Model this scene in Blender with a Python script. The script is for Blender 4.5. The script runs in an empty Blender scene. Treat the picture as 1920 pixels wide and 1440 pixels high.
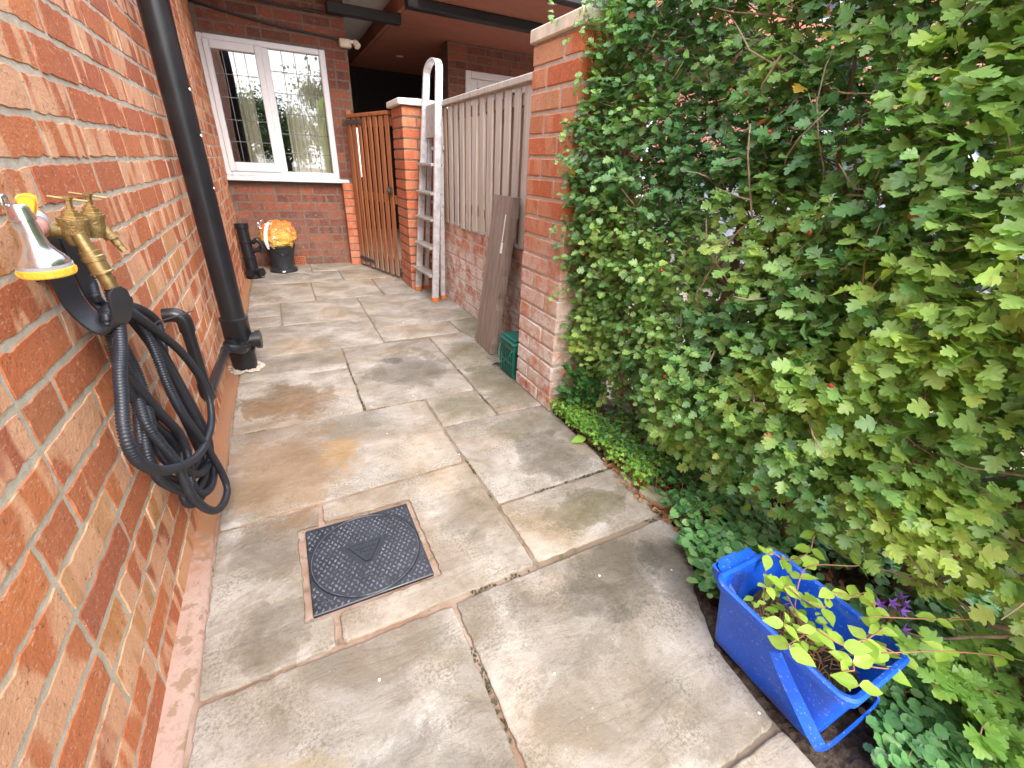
import bpy, math, random
import numpy as np
from mathutils import Vector, Matrix
R = math.radians
rnd = random.Random(7)
rs = np.random.RandomState(11)
sc = bpy.context.scene
COL = sc.collection

# ------------------------------------------------------------------ camera
RV = ((0.894474683, -0.444957614, 0.0439063), (-0.164318506, -0.418462067, -0.893246286), (0.415829857, 0.791771571, -0.447418495))
cd = bpy.data.cameras.new('camera'); cam = bpy.data.objects.new('camera', cd); COL.objects.link(cam)
cd.sensor_width = 36; cd.lens = 36 * 812.0982 / 1920; cd.clip_start = .02; cd.clip_end = 400
r0, r1, r2 = [Vector(v) for v in RV]
m3 = Matrix((r0, -r1, -r2)).transposed()
cam.matrix_world = Matrix.Translation((0.3723, 0, 1.0)) @ m3.to_4x4()
sc.camera = cam

# ------------------------------------------------------------------ light
SUN_EL, SUN_AZ = 42, 176        # azimuth measured clockwise from +Y: behind right
w = bpy.data.worlds.new('World'); sc.world = w; w.use_nodes = True
nt = w.node_tree; nt.nodes.clear()
o = nt.nodes.new('ShaderNodeOutputWorld'); bg = nt.nodes.new('ShaderNodeBackground')
sky = nt.nodes.new('ShaderNodeTexSky'); sky.sky_type = 'NISHITA'; sky.sun_disc = False
sky.sun_elevation = R(SUN_EL); sky.sun_rotation = R(SUN_AZ); sky.air_density = 1.0; sky.dust_density = 3
tc = nt.nodes.new('ShaderNodeTexCoord'); mp = nt.nodes.new('ShaderNodeMapping'); mp.inputs['Scale'].default_value = (1, 1, 2.6)
no = nt.nodes.new('ShaderNodeTexNoise'); no.inputs['Scale'].default_value = 2.2; no.inputs['Detail'].default_value = 7; no.inputs['Roughness'].default_value = .55
rp = nt.nodes.new('ShaderNodeValToRGB'); rp.color_ramp.elements[0].position = .36; rp.color_ramp.elements[1].position = .58
cl = nt.nodes.new('ShaderNodeTexNoise'); cl.inputs['Scale'].default_value = 3.7; cl.inputs['Detail'].default_value = 5
cr = nt.nodes.new('ShaderNodeValToRGB'); cr.color_ramp.elements[0].position = .35; cr.color_ramp.elements[0].color = (4.6, 5.1, 6.2, 1)
cr.color_ramp.elements[1].position = .65; cr.color_ramp.elements[1].color = (10.0, 10.2, 10.8, 1)
mx = nt.nodes.new('ShaderNodeMix'); mx.data_type = 'RGBA'
L = nt.links.new
L(tc.outputs['Generated'], mp.inputs['Vector']); L(mp.outputs[0], no.inputs['Vector']); L(mp.outputs[0], cl.inputs['Vector'])
L(no.outputs['Fac'], rp.inputs[0]); L(cl.outputs['Fac'], cr.inputs[0]); L(rp.outputs[0], mx.inputs['Factor'])
L(sky.outputs[0], mx.inputs[6]); L(cr.outputs[0], mx.inputs[7]); L(mx.outputs[2], bg.inputs[0])
bg.inputs[1].default_value = 0.14
L(bg.outputs[0], o.inputs[0])
sd = bpy.data.lights.new('sun', 'SUN'); sd.energy = 1.0; sd.angle = R(35); sd.color = (1, .965, .91)
so = bpy.data.objects.new('sun', sd); COL.objects.link(so)
az = R(SUN_AZ); el = R(SUN_EL)
sdir = Vector((math.sin(az) * math.cos(el), math.cos(az) * math.cos(el), math.sin(el)))
so.rotation_euler = sdir.to_track_quat('Z', 'Y').to_euler(); so.location = (3, -3, 8)
sc.view_settings.view_transform = 'Standard'; sc.view_settings.look = 'None'
sc.view_settings.exposure = 2.2; sc.view_settings.gamma = 1
sc.render.engine = 'CYCLES'
sc.cycles.use_denoising = True; sc.cycles.max_bounces = 8; sc.cycles.transparent_max_bounces = 12

# ------------------------------------------------------------------ material helpers
class N:
    def __init__(s, name):
        s.m = bpy.data.materials.new(name); s.m.use_nodes = True; s.t = s.m.node_tree; s.t.nodes.clear()
        s.out = s.n('ShaderNodeOutputMaterial'); s.b = s.n('ShaderNodeBsdfPrincipled'); s.l(s.b.outputs[0], s.out.inputs[0])
        s._c = None
    def n(s, k): return s.t.nodes.new(k)
    def l(s, a, b): s.t.links.new(a, b)
    def put(s, v, inp):
        if hasattr(v, 'is_output') or isinstance(v, bpy.types.NodeSocket): s.l(v, inp)
        elif isinstance(v, (tuple, list)) and len(v) == 3 and len(inp.default_value) == 4: inp.default_value = (*v, 1)
        else: inp.default_value = v
    def co(s, kind='Object'):
        if s._c is None: s._c = s.n('ShaderNodeTexCoord')
        return s._c.outputs[kind]
    def pos(s): return s.n('ShaderNodeNewGeometry').outputs['Position']
    def attr(s, nm):
        a = s.n('ShaderNodeAttribute'); a.attribute_name = nm; return a.outputs['Color']
    def sep(s, v):
        a = s.n('ShaderNodeSeparateXYZ'); s.put(v, a.inputs[0]); return a.outputs
    def comb(s, x, y, z):
        a = s.n('ShaderNodeCombineXYZ'); s.put(x, a.inputs[0]); s.put(y, a.inputs[1]); s.put(z, a.inputs[2]); return a.outputs[0]
    def math(s, op, a, b=0, c=None, clamp=False):
        k = s.n('ShaderNodeMath'); k.operation = op; k.use_clamp = clamp; s.put(a, k.inputs[0]); s.put(b, k.inputs[1])
        if c is not None: s.put(c, k.inputs[2])
        return k.outputs[0]
    def vmath(s, op, a, b=(0, 0, 0)):
        k = s.n('ShaderNodeVectorMath'); k.operation = op; s.put(a, k.inputs[0])
        if op == 'SCALE': s.put(b, k.inputs['Scale'])
        else: s.put(b, k.inputs[1])
        return k.outputs['Value'] if op == 'LENGTH' else k.outputs['Vector']
    def map(s, v, scale=(1, 1, 1), loc=(0, 0, 0)):
        k = s.n('ShaderNodeMapping'); s.put(v, k.inputs[0]); k.inputs['Scale'].default_value = scale; k.inputs['Location'].default_value = loc; return k.outputs[0]
    def noise(s, v, scale, detail=4, rough=.55, dist=0):
        k = s.n('ShaderNodeTexNoise'); s.put(v, k.inputs['Vector']); k.inputs['Scale'].default_value = scale
        k.inputs['Detail'].default_value = detail; k.inputs['Roughness'].default_value = rough; k.inputs['Distortion'].default_value = dist
        return k.outputs['Fac']
    def voro(s, v, scale, feat='F1'):
        k = s.n('ShaderNodeTexVoronoi'); k.feature = feat; s.put(v, k.inputs['Vector']); k.inputs['Scale'].default_value = scale; return k.outputs['Distance']
    def ramp(s, f, stops, interp='LINEAR'):
        k = s.n('ShaderNodeValToRGB'); s.put(f, k.inputs[0]); e = k.color_ramp; e.interpolation = interp
        while len(e.elements) < len(stops): e.elements.new(.5)
        for q, (p, c) in zip(e.elements, stops):
            q.position = p; q.color = (c, c, c, 1) if isinstance(c, (int, float)) else (*c, 1)
        return k.outputs[0]
    def mix(s, f, a, b, mode='MIX'):
        k = s.n('ShaderNodeMix'); k.data_type = 'RGBA'; k.blend_type = mode; k.clamp_factor = True
        s.put(f, k.inputs[0]); s.put(a, k.inputs[6]); s.put(b, k.inputs[7]); return k.outputs[2]
    def bump(s, h, strength=.5, dist=.01, nrm=None):
        k = s.n('ShaderNodeBump'); s.put(h, k.inputs['Height']); k.inputs['Strength'].default_value = strength; k.inputs['Distance'].default_value = dist
        if nrm is not None: s.l(nrm, k.inputs['Normal'])
        return k.outputs[0]
    def fin(s, color=None, rough=None, metal=None, nrm=None, **kw):
        if color is not None: s.put(color, s.b.inputs['Base Color'])
        if rough is not None: s.put(rough, s.b.inputs['Roughness'])
        if metal is not None: s.put(metal, s.b.inputs['Metallic'])
        if nrm is not None: s.l(nrm, s.b.inputs['Normal'])
        for k, v in kw.items(): s.put(v, s.b.inputs[k.replace('_', ' ')])
        return s.m

def m_brick(name, cols, pale, palef, white=0.0, dirt=.25, mul=1.0):
    """cols: brick colour stops over the per-brick random number; pale: kiln-mark colour"""
    k = N(name); a = k.sep(k.attr('rnd')); uv = k.co('UV'); P = k.pos()
    base = k.ramp(a[0], cols)
    uvs = k.sep(uv)
    kv = k.comb(k.math('MULTIPLY', uvs[0], 11), k.math('MULTIPLY', uvs[1], 3.0), k.math('MULTIPLY', a[1], 90))
    band = k.ramp(k.noise(kv, 1.0, 2, .5), [(.47, 0), (.515, 1)])
    has = k.math('GREATER_THAN', a[2], .25)
    fb = k.math('MULTIPLY', k.math('MULTIPLY', band, has), palef)
    c = k.mix(fb, base, pale)
    kv2 = k.comb(k.math('MULTIPLY', uvs[0], 12), k.math('MULTIPLY', uvs[1], 5.0), k.math('MULTIPLY', a[2], 70))
    c = k.mix(k.math('MULTIPLY', k.ramp(k.noise(kv2, 1.0, 3, .6), [(.35, 0), (.75, 1)]), .55), c, k.mix(.55, c, (.16, .035, .018), 'MIX'))
    c = k.mix(k.math('MULTIPLY', k.ramp(k.noise(P, 90, 4, .7), [(.35, 0), (.7, 1)]), dirt), c, k.mix(.45, c, (.62, .32, .17)))
    c = k.mix(k.ramp(k.noise(P, 420, 3, .7), [(.60, 0), (.72, .45)]), c, (.12, .03, .02))
    c = k.mix(k.ramp(k.noise(P, 45, 4, .75), [(.60, 0), (.68, .3)]), c, (.62, .42, .30))
    c = k.mix(k.ramp(k.noise(P, 95, 3, .7), [(.62, 0), (.67, .7)]), c, (.10, .05, .04))
    c = k.mix(k.ramp(k.noise(k.map(P, (1, .35, 1)), 210, 3, .75), [(.60, 0), (.66, .55)]), c, (.70, .45, .30))
    z = k.sep(P)[2]
    if white > 0:
        low = k.ramp(z, [(0.0, 1), (.30, .95), (.62, .45), (.85, 0)])
        n1 = k.ramp(k.noise(P, 9, 5, .65), [(.36, 0), (.56, 1)]); n2 = k.ramp(k.noise(P, 60, 3, .7), [(.3, .45), (.6, 1)])
        f = k.math('MULTIPLY', k.math('MULTIPLY', k.math('MULTIPLY', n1, n2), low), white)
        c = k.mix(f, c, (.70, .655, .61))
    c = k.mix(k.math('MULTIPLY', k.ramp(k.noise(P, 2.3, 3), [(.35, 0), (.7, 1)]), .12), c, (.50, .25, .14))
    if mul != 1: c = k.mix(1.0, c, (mul, mul, mul), 'MULTIPLY')
    h = k.math('ADD', k.noise(P, 160, 5, .7), k.math('MULTIPLY', k.noise(P, 30, 3), 1.2))
    return k.fin(c, .8, nrm=k.bump(h, .9, .004))
def m_mortar(name, c1, c2, sc_=1.0):
    k = N(name); P = k.pos()
    c = k.mix(k.ramp(k.noise(P, 30, 5, .65), [(.3, 0), (.7, 1)]), c1, c2)
    c = k.mix(k.ramp(k.noise(P, 380, 3, .7), [(.55, 0), (.7, .5)]), c, tuple(x * .45 for x in c1))
    h = k.math('ADD', k.noise(P, 220, 5, .75), k.math('MULTIPLY', k.noise(P, 40, 4), 2))
    return k.fin(c, .95, nrm=k.bump(h, .7, .004))
OR = [(0, (.38, .075, .022)), (.25, (.52, .135, .034)), (.5, (.44, .095, .028)), (.7, (.56, .165, .045)), (.88, (.33, .065, .028)), (.93, (.52, .22, .06)), (1, (.58, .30, .13))]
M = {}
M['brick_house'] = m_brick('orange_kiln_brick', OR, (.72, .39, .22), .9, dirt=.4, mul=1.12)
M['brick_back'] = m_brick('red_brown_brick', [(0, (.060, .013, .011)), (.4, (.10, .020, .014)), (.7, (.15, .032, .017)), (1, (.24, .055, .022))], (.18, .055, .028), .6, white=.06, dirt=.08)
M['brick_pillar'] = m_brick('orange_pillar_brick', [(0, (.48, .11, .032)), (.5, (.58, .155, .048)), (.85, (.44, .10, .035)), (1, (.56, .28, .13))], (.58, .27, .14), .7, white=1.15, dirt=.2)
M['brick_gate'] = m_brick('bright_orange_brick', [(0, (.42, .085, .028)), (.6, (.50, .12, .036)), (1, (.44, .10, .035))], (.52, .22, .11), .5, white=.1, dirt=.15)
M['brick_low'] = m_brick('whitened_red_brick', [(0, (.40, .095, .035)), (.6, (.52, .15, .055)), (1, (.44, .12, .05))], (.50, .25, .15), .5, white=1.2, dirt=.2)
M['mortar'] = m_mortar('pale_mortar', (.46, .395, .30), (.62, .55, .435))
M['mortar_back'] = m_mortar('brown_mortar', (.12, .09, .068), (.19, .15, .115))
M['mortar_pink'] = m_mortar('pinkish_mortar', (.40, .33, .27), (.58, .50, .42))

def m_plain(name, col, rough=.5, metal=0, bump=0, bscale=200, var=.15, **kw):
    k = N(name); P = k.co()
    c = k.mix(k.ramp(k.noise(P, bscale * .15, 4), [(.3, 0), (.7, 1)]), tuple(x * (1 - var) for x in col), tuple(min(1, x * (1 + var)) for x in col))
    r = k.math('ADD', k.math('MULTIPLY', k.noise(P, bscale * .3, 3), .2), rough - .1)
    return k.fin(c, r, metal, k.bump(k.noise(P, bscale, 4, .6), bump, .002) if bump else None, **kw)
M['black_plastic'] = m_plain('black_pipe_plastic', (.011, .012, .015), .33, bump=.06, bscale=60)
M['black_matt'] = m_plain('black_matt_plastic', (.022, .023, .028), .48, bump=.1, bscale=120)
M['hose'] = m_plain('black_corrugated_hose', (.020, .023, .032), .42, bump=.1)
M['white_pvc'] = m_plain('white_pvc', (.64, .63, .64), .35, var=.03)
M['cream_stone'] = m_plain('cream_coping_stone', (.60, .52, .40), .85, bump=.5, bscale=120, var=.18)
M['white_stone'] = m_plain('pale_coping_stone', (.70, .66, .60), .8, bump=.3, var=.1)
M['brass'] = m_plain('brass', (.42, .30, .13), .40, .85, bump=.3, bscale=90, var=.3)
M['brass_cast'] = m_plain('cast_brass', (.38, .27, .12), .48, .8, bump=1.0, bscale=260, var=.3)
M['chrome'] = m_plain('satin_chrome', (.72, .72, .75), .2, .95, bump=.05, bscale=80, var=.06)
M['yellow'] = m_plain('yellow_plastic', (.85, .42, .045), .4, var=.06)
M['grey_plastic'] = m_plain('grey_plastic', (.33, .33, .36), .45)
M['pink_plastic'] = m_plain('faded_pink_plastic', (.60, .28, .22), .45)
M['alu'] = m_plain('weathered_aluminium', (.62, .62, .64), .42, .55, bump=.3, bscale=150, var=.2)
M['alu_tread'] = m_plain('dirty_aluminium_tread', (.36, .34, .31), .6, .2, bump=.5, bscale=150, var=.25)
M['orange_foot'] = m_plain('orange_rubber', (.62, .15, .03), .6)
M['green_plastic'] = m_plain('dark_green_plastic', (.006, .10, .075), .4, bump=.05)
M['iron'] = m_plain('rusty_dark_iron', (.09, .075, .065), .6, .5, bump=.5)
M['black_beam'] = m_plain('black_painted_timber', (.010, .010, .011), .6, bump=.4, bscale=60)
M['soffit_white'] = m_plain('white_soffit', (.55, .56, .55), .7, var=.05)
M['ceiling'] = m_plain('terracotta_ceiling', (.30, .115, .07), .8, bump=.2, bscale=60, var=.1)
M['recess_dark'] = m_plain('painted_recess_dark', (.012, .010, .010), .8, bump=.3)  # shade painted as near-black: passage depth and vent openings
M['lead'] = m_plain('lead_strip', (.16, .16, .17), .4, .5)
M['paper'] = m_plain('pale_paper', (.62, .66, .80), .7)
M['label'] = m_plain('white_label', (.75, .75, .73), .7)
M['glasslens'] = m_plain('lamp_lens', (.7, .68, .62), .3)
M['stone'] = m_plain('mossy_edging_stone', (.30, .26, .17), .9, bump=.8, bscale=70, var=.35)
M['bark'] = m_plain('brown_bark', (.17, .115, .075), .9, bump=1, bscale=120, var=.4)
M['twig'] = m_plain('twig_bark', (.30, .22, .15), .85, bump=.5, bscale=200, var=.4)
M['stem'] = m_plain('reddish_stem', (.34, .17, .09), .7)
M['car'] = m_plain('silver_blue_car_paint', (.55, .62, .70), .25, .3)
M['car_glass'] = m_plain('dark_car_glass', (.03, .035, .04), .08)
M['tyre'] = m_plain('tyre_rubber', (.02, .02, .02), .8)
M['roof'] = m_plain('brown_roof_tiles', (.16, .07, .05), .85, bump=1, bscale=20)
M['purple'] = m_plain('purple_petals', (.38, .17, .72), .6)
M['berry'] = m_plain('red_berry', (.50, .03, .03), .35)

def m_blue():
    k = N('bright_blue_plastic'); P = k.co()
    c = k.mix(k.ramp(k.noise(P, 9, 4), [(.35, 0), (.7, 1)]), (.005, .085, .62), (.014, .13, .80))
    c = k.mix(k.ramp(k.noise(P, 160, 4, .75), [(.60, 0), (.68, .8)]), c, (.45, .45, .45))
    c = k.mix(k.ramp(k.noise(k.map(P, (60, 8, 20)), 1, 4, .7), [(.60, 0), (.70, .35)]), c, (.12, .22, .6))
    c = k.mix(k.ramp(k.math('ADD', k.sep(P)[2], k.math('MULTIPLY', k.noise(P, 30, 5, .7), .12)), [(.045, .75), (.095, 0)]), c, (.10, .085, .08))
    return k.fin(c, k.math('ADD', k.math('MULTIPLY', k.noise(P, 14, 4), .3), .2), nrm=k.bump(k.noise(P, 60, 3), .08, .003))
M['blue'] = m_blue()

def m_leaf(name, stops, rough=.42, trans=.36, vein=True):
    k = N(name); a = k.sep(k.attr('rnd')); uv = k.co('UV'); u = k.sep(uv)
    c = k.ramp(a[0], stops)
    c = k.mix(k.math('MULTIPLY', a[1], .35), c, k.mix(1.0, c, (.55, .62, .55), 'MULTIPLY'))
    P = k.pos()
    c = k.mix(k.math('MULTIPLY', k.ramp(k.noise(P, 110, 3), [(.4, 0), (.7, 1)]), .3), c, k.mix(1.0, c, (1.35, 1.3, .9), 'MULTIPLY'))
    if vein:
        mid = k.ramp(k.math('ABSOLUTE', u[0]), [(0, 1), (.045, 0)])
        sv = k.math('SUBTRACT', u[1], k.math('MULTIPLY', k.math('ABSOLUTE', u[0]), .9))
        side = k.ramp(k.math('PINGPONG', k.math('MULTIPLY', sv, 5), .5), [(.0, .8), (.09, 0)])
        v = k.math('MULTIPLY', k.math('MAXIMUM', mid, side), .35)
        c = k.mix(v, c, k.mix(.5, c, (.45, .60, .22)))
    k.put(c, k.b.inputs['Base Color']); k.put(rough, k.b.inputs['Roughness'])
    k.b.inputs['Specular IOR Level'].default_value = .6
    tr = k.n('ShaderNodeBsdfTranslucent'); k.put(k.mix(1.0, c, (1.25, 1.35, .45), 'MULTIPLY'), tr.inputs[0])
    mxs = k.n('ShaderNodeMixShader'); mxs.inputs[0].default_value = trans
    k.l(k.b.outputs[0], mxs.inputs[1]); k.l(tr.outputs[0], mxs.inputs[2]); k.l(mxs.outputs[0], k.out.inputs[0])
    return k.m
M['haw'] = m_leaf('hawthorn_leaf', rough=.36, stops=[(0, (.085, .22, .085)), (.25, (.17, .36, .13)), (.5, (.29, .49, .16)), (.75, (.42, .60, .17)), (.945, (.52, .64, .16)), (.96, (.58, .44, .07)), (.975, (.50, .15, .05)), (1, (.34, .12, .05))])
M['weed'] = m_leaf('weed_leaf', [(0, (.12, .30, .05)), (.6, (.24, .48, .07)), (1, (.36, .56, .10))], .5, .3, False)
M['cover'] = m_leaf('round_ground_cover_leaf', [(0, (.06, .20, .07)), (.6, (.14, .34, .11)), (1, (.28, .48, .17))], .45, .2)
M['vine'] = m_leaf('yellow_green_vine_leaf', [(0, (.26, .42, .05)), (.6, (.40, .58, .08)), (1, (.52, .68, .13))], .45, .35)
M['gold'] = m_leaf('golden_shrub_leaf', [(0, (.16, .34, .06)), (.6, (.28, .46, .08)), (1, (.42, .55, .10))], .45, .3)
M['ivy'] = m_leaf('dark_glossy_leaf', [(0, (.03, .13, .035)), (.6, (.06, .21, .05)), (1, (.11, .30, .07))], .32, .2)
M['tree_leaf'] = m_leaf('tree_leaf', [(0, (.03, .09, .02)), (.6, (.07, .16, .035)), (1, (.15, .26, .05))], .5, .25, False)
M['dead'] = m_leaf('dead_brown_leaf', [(0, (.16, .07, .035)), (.5, (.30, .13, .05)), (1, (.42, .24, .12))], .8, .1, False)

def m_wood(name, c1, c2, axis=2, grain=45, bump=.5, foot=None, knots=True):
    k = N(name); P = k.pos(); a = k.sep(k.attr('rnd'))
    s = [grain, grain, grain]; s[axis] = grain * .05
    v = k.vmath('ADD', k.map(P, tuple(s)), k.comb(k.math('MULTIPLY', a[0], 30), k.math('MULTIPLY', a[1], 30), 0))
    n1 = k.noise(v, 1, 5, .65, .6)
    c = k.mix(k.ramp(n1, [(.3, 0), (.7, 1)]), c1, c2)
    c = k.mix(k.math('MULTIPLY', a[2], .25), c, tuple(x * .6 for x in c1))
    if foot: c = k.mix(k.ramp(k.math('ADD', k.sep(P)[2], k.math('MULTIPLY', k.noise(P, 12), .25)), [(.08, .9), (.38, 0)]), c, foot)
    return k.fin(c, .8, nrm=k.bump(n1, bump, .003))
M['wood_gate'] = m_wood('brown_gate_timber', (.22, .068, .022), (.42, .155, .055), foot=(.32, .27, .22))
M['wood_grey'] = m_wood('silvered_timber', (.34, .29, .24), (.58, .53, .46), bump=.8)
M['wood_mid'] = m_wood('half_weathered_and_shaded_timber', (.30, .19, .115), (.46, .34, .24))
M['wood_plank'] = m_wood('old_scaffold_board_timber', (.18, .135, .11), (.33, .26, .21), bump=.8)

def m_paving():
    k = N('riven_sandstone_paving'); P = k.pos(); a = k.sep(k.attr('rnd')); p = k.sep(P)
    off = k.vmath('ADD', P, k.comb(k.math('MULTIPLY', a[0], 5), k.math('MULTIPLY', a[1], 7), 0))
    base = k.ramp(a[0], [(0, (.335, .30, .26)), (.35, (.38, .335, .285)), (.7, (.345, .295, .24)), (1, (.32, .295, .265))])
    big = k.noise(off, 4.5, 6, .62, .6)
    c = k.mix(k.ramp(big, [(.36, 0), (.62, 1)]), k.mix(1.0, base, (.60, .56, .50), 'MULTIPLY'), k.mix(.45, base, (.47, .44, .40)))
    # riven layers running across the slab
    lay = k.noise(k.map(off, (3.2, 10, 1)), 1, 6, .6, 1.0)
    c = k.mix(k.math('MULTIPLY', k.ramp(lay, [(.42, 0), (.50, 1), (.56, 0)]), k.math('MULTIPLY', a[1], .35)), c, (.20, .15, .10))
    c = k.mix(k.math('MULTIPLY', k.ramp(k.noise(off, 2.2, 4), [(.5, 0), (.72, 1)]), .35), c, (.42, .27, .12))
    # lichen grain
    gr = k.noise(P, 130, 5, .8)
    gm = k.ramp(k.noise(off, 7, 4, .6), [(.42, 0), (.62, 1)])
    c = k.mix(k.math('MULTIPLY', k.ramp(gr, [(.46, 0), (.60, 1)]), k.math('MULTIPLY', gm, .8)), c, (.15, .125, .08))
    c = k.mix(k.ramp(k.noise(P, 55, 4, .7), [(.62, 0), (.70, .35)]), c, (.50, .48, .45))
    c = k.mix(k.ramp(k.noise(P, 330, 3, .75), [(.58, 0), (.66, .55)]), c, (.10, .085, .065))
    c = k.mix(k.ramp(k.noise(off, 24, 6, .8), [(.55, 0), (.63, .45)]), c, (.16, .135, .09))
    # stains, each one a patch with its own ragged edge: x, y, rx, ry, colour, strength
    warp = k.math('MULTIPLY', k.math('SUBTRACT', k.noise(P, 5.5, 7, .72, .4), .5), 2.6)
    grn, dk, br, wet = (.115, .105, .035), (.085, .075, .055), (.17, .095, .038), (.15, .125, .09)
    st = [(.205, .80, .085, .09, wet, .75), (.20, 1.10, .13, .12, wet, .6), (1.13, .86, .17, .085, grn, .72), (1.16, 1.17, .15, .15, dk, .62), (1.04, .60, .18, .10, dk, .6), (.86, .55, .13, .12, dk, .4),
          (.42, .30, .17, .18, dk, .42), (.86, 2.14, .22, .24, dk, .62), (.80, 2.28, .06, .05, (.05, .045, .035), .6), (.27, 2.0, .19, .17, br, .85), (.25, 1.45, .26, .24, (.34, .21, .10), .6), (.42, 1.5, .07, .11, (.42, .26, .07), .5),
          (1.25, 1.8, .16, .26, grn, .6), (1.24, 2.2, .14, .24, grn, .6), (1.45, 2.6, .12, .45, (.16, .17, .06), .5), (1.2, 1.38, .2, .1, grn, .4), (.97, 1.66, .16, .15, grn, .3), (.45, .95, .2, .3, (.26, .17, .09), .3), (.2, 1.6, .2, .5, (.24, .14, .06), .5), (1.0, 1.65, .12, .1, grn, .35), (1.22, .50, .10, .16, dk, .6), (.62, .86, .15, .07, br, .3), (.75, 1.0, .10, .12, wet, .5),
          (.30, 3.3, .3, .3, dk, .12), (.30, 2.42, .2, .1, wet, .45), (.22, .45, .1, .1, (.40, .30, .13), .45), (1.0, .28, .12, .1, dk, .3)]
    rough = .78
    fineN = k.ramp(k.noise(P, 42, 6, .75), [(.30, .55), (.62, 1)])
    wsum = None
    for (x, y, rx, ry, col, f) in st:
        q = k.vmath('MULTIPLY', k.vmath('SUBTRACT', P, (x, y, 0)), (1 / rx, 1 / ry, 0))
        d = k.math('ADD', k.vmath('LENGTH', q), warp)
        mk = k.math('MULTIPLY', k.ramp(d, [(.60, 1), (.95, .62), (1.05, .25), (1.2, 0)]), k.math('MULTIPLY', fineN, f))
        c = k.mix(mk, c, k.mix(.55, k.mix(1.0, c, tuple(min(1, 2.1 * z) for z in col), 'MULTIPLY'), col))
        wsum = mk if wsum is None else k.math('MAXIMUM', wsum, mk)
    r = k.math('SUBTRACT', .8, k.math('MULTIPLY', wsum, .3))
    h = k.math('ADD', k.math('MULTIPLY', lay, .9), k.math('ADD', k.math('MULTIPLY', k.noise(P, 12, 5, .6), 1.0), k.math('MULTIPLY', k.noise(P, 110, 5, .75), .35)))
    # steps where one riven layer ends
    stp = k.math('SNAP', k.math('ADD', lay, k.math('MULTIPLY', k.noise(off, 25, 3), .08)), .09)
    h = k.math('ADD', h, k.math('MULTIPLY', stp, 1.3))
    return k.fin(c, r, nrm=k.bump(h, .8, .006))
M['paving'] = m_paving()
def m_joint():
    k = N('terracotta_pointing'); P = k.pos(); p = k.sep(P)
    c = k.mix(k.ramp(k.noise(P, 9, 4), [(.4, 0), (.6, 1)]), (.24, .14, .09), (.36, .26, .20))
    c = k.mix(k.math('MULTIPLY', k.ramp(p[1], [(0, 0), (1, 1)]), 0), c, c)
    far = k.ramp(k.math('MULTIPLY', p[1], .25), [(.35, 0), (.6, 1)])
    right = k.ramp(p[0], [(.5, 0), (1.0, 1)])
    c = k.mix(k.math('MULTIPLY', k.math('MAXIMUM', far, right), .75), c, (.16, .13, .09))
    c = k.mix(k.ramp(k.noise(P, 26, 4, .7), [(.56, 0), (.66, .75)]), c, (.10, .085, .04))
    wetw = k.ramp(k.math('ADD', p[0], k.math('MULTIPLY', k.noise(P, 14, 3), .06)), [(.07, 0), (.1, 0)])
    return k.fin(c, .85, nrm=k.bump(k.noise(P, 120, 5, .7), .7, .004))
M['joint'] = m_joint()
def m_fillet():
    k = N('pink_mortar_fillet'); P = k.pos()
    c = k.mix(k.ramp(k.noise(P, 4, 4), [(.35, 0), (.65, 1)]), (.40, .24, .185), (.46, .32, .26))
    f = k.ramp(k.math('ADD', k.math('MULTIPLY', k.sep(P)[1], .25), k.math('MULTIPLY', k.noise(P, 16, 4), .12)), [(.33, 0), (.36, 1)])
    c = k.mix(f, c, (.33, .15, .07))
    c = k.mix(k.ramp(k.noise(P, 18, 4, .65), [(.55, 0), (.60, .8)]), c, (.26, .16, .095))
    c = k.mix(k.ramp(k.noise(P, 70, 4, .75), [(.52, 0), (.64, .5)]), c, (.28, .19, .13))
    return k.fin(c, .8, nrm=k.bump(k.noise(P, 150, 5, .7), .5, .003))
M['fillet'] = m_fillet()
def m_soil():
    k = N('dark_soil_with_mulch'); P = k.pos()
    c = k.mix(k.ramp(k.noise(P, 35, 6, .7), [(.35, 0), (.7, 1)]), (.045, .03, .02), (.14, .10, .07))
    c = k.mix(k.ramp(k.voro(P, 70), [(.0, .8), (.16, 0)]), c, (.26, .19, .13))
    return k.fin(c, .95, nrm=k.bump(k.math('ADD', k.noise(P, 45, 6, .7), k.voro(P, 60)), 1, .02))
M['soil'] = m_soil()
def m_drive():
    k = N('beige_driveway'); P = k.pos()
    c = k.mix(k.noise(P, 2, 5), (.24, .19, .15), (.34, .28, .23))
    c = k.mix(k.ramp(k.noise(P, 60, 3, .7), [(.5, 0), (.7, .5)]), c, (.25, .2, .16))
    return k.fin(c, .9, nrm=k.bump(k.noise(P, 80, 4), .5, .01))
M['drive'] = m_drive()
def m_glass():
    k = N('window_glass'); t = k.t
    g = k.n('ShaderNodeBsdfGlossy'); g.inputs['Roughness'].default_value = .0; g.inputs[0].default_value = (.92, .95, 1, 1)
    tr = k.n('ShaderNodeBsdfTransparent'); tr.inputs[0].default_value = (.75, .78, .76, 1)
    ms = k.n('ShaderNodeMixShader'); ms.inputs[0].default_value = .19
    nb = k.bump(k.noise(k.pos(), 1.6, 1), .06, .05); k.l(nb, g.inputs['Normal'])
    k.l(tr.outputs[0], ms.inputs[1]); k.l(g.outputs[0], ms.inputs[2]); k.l(ms.outputs[0], k.out.inputs[0]); return k.m
M['glass'] = m_glass()
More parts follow.
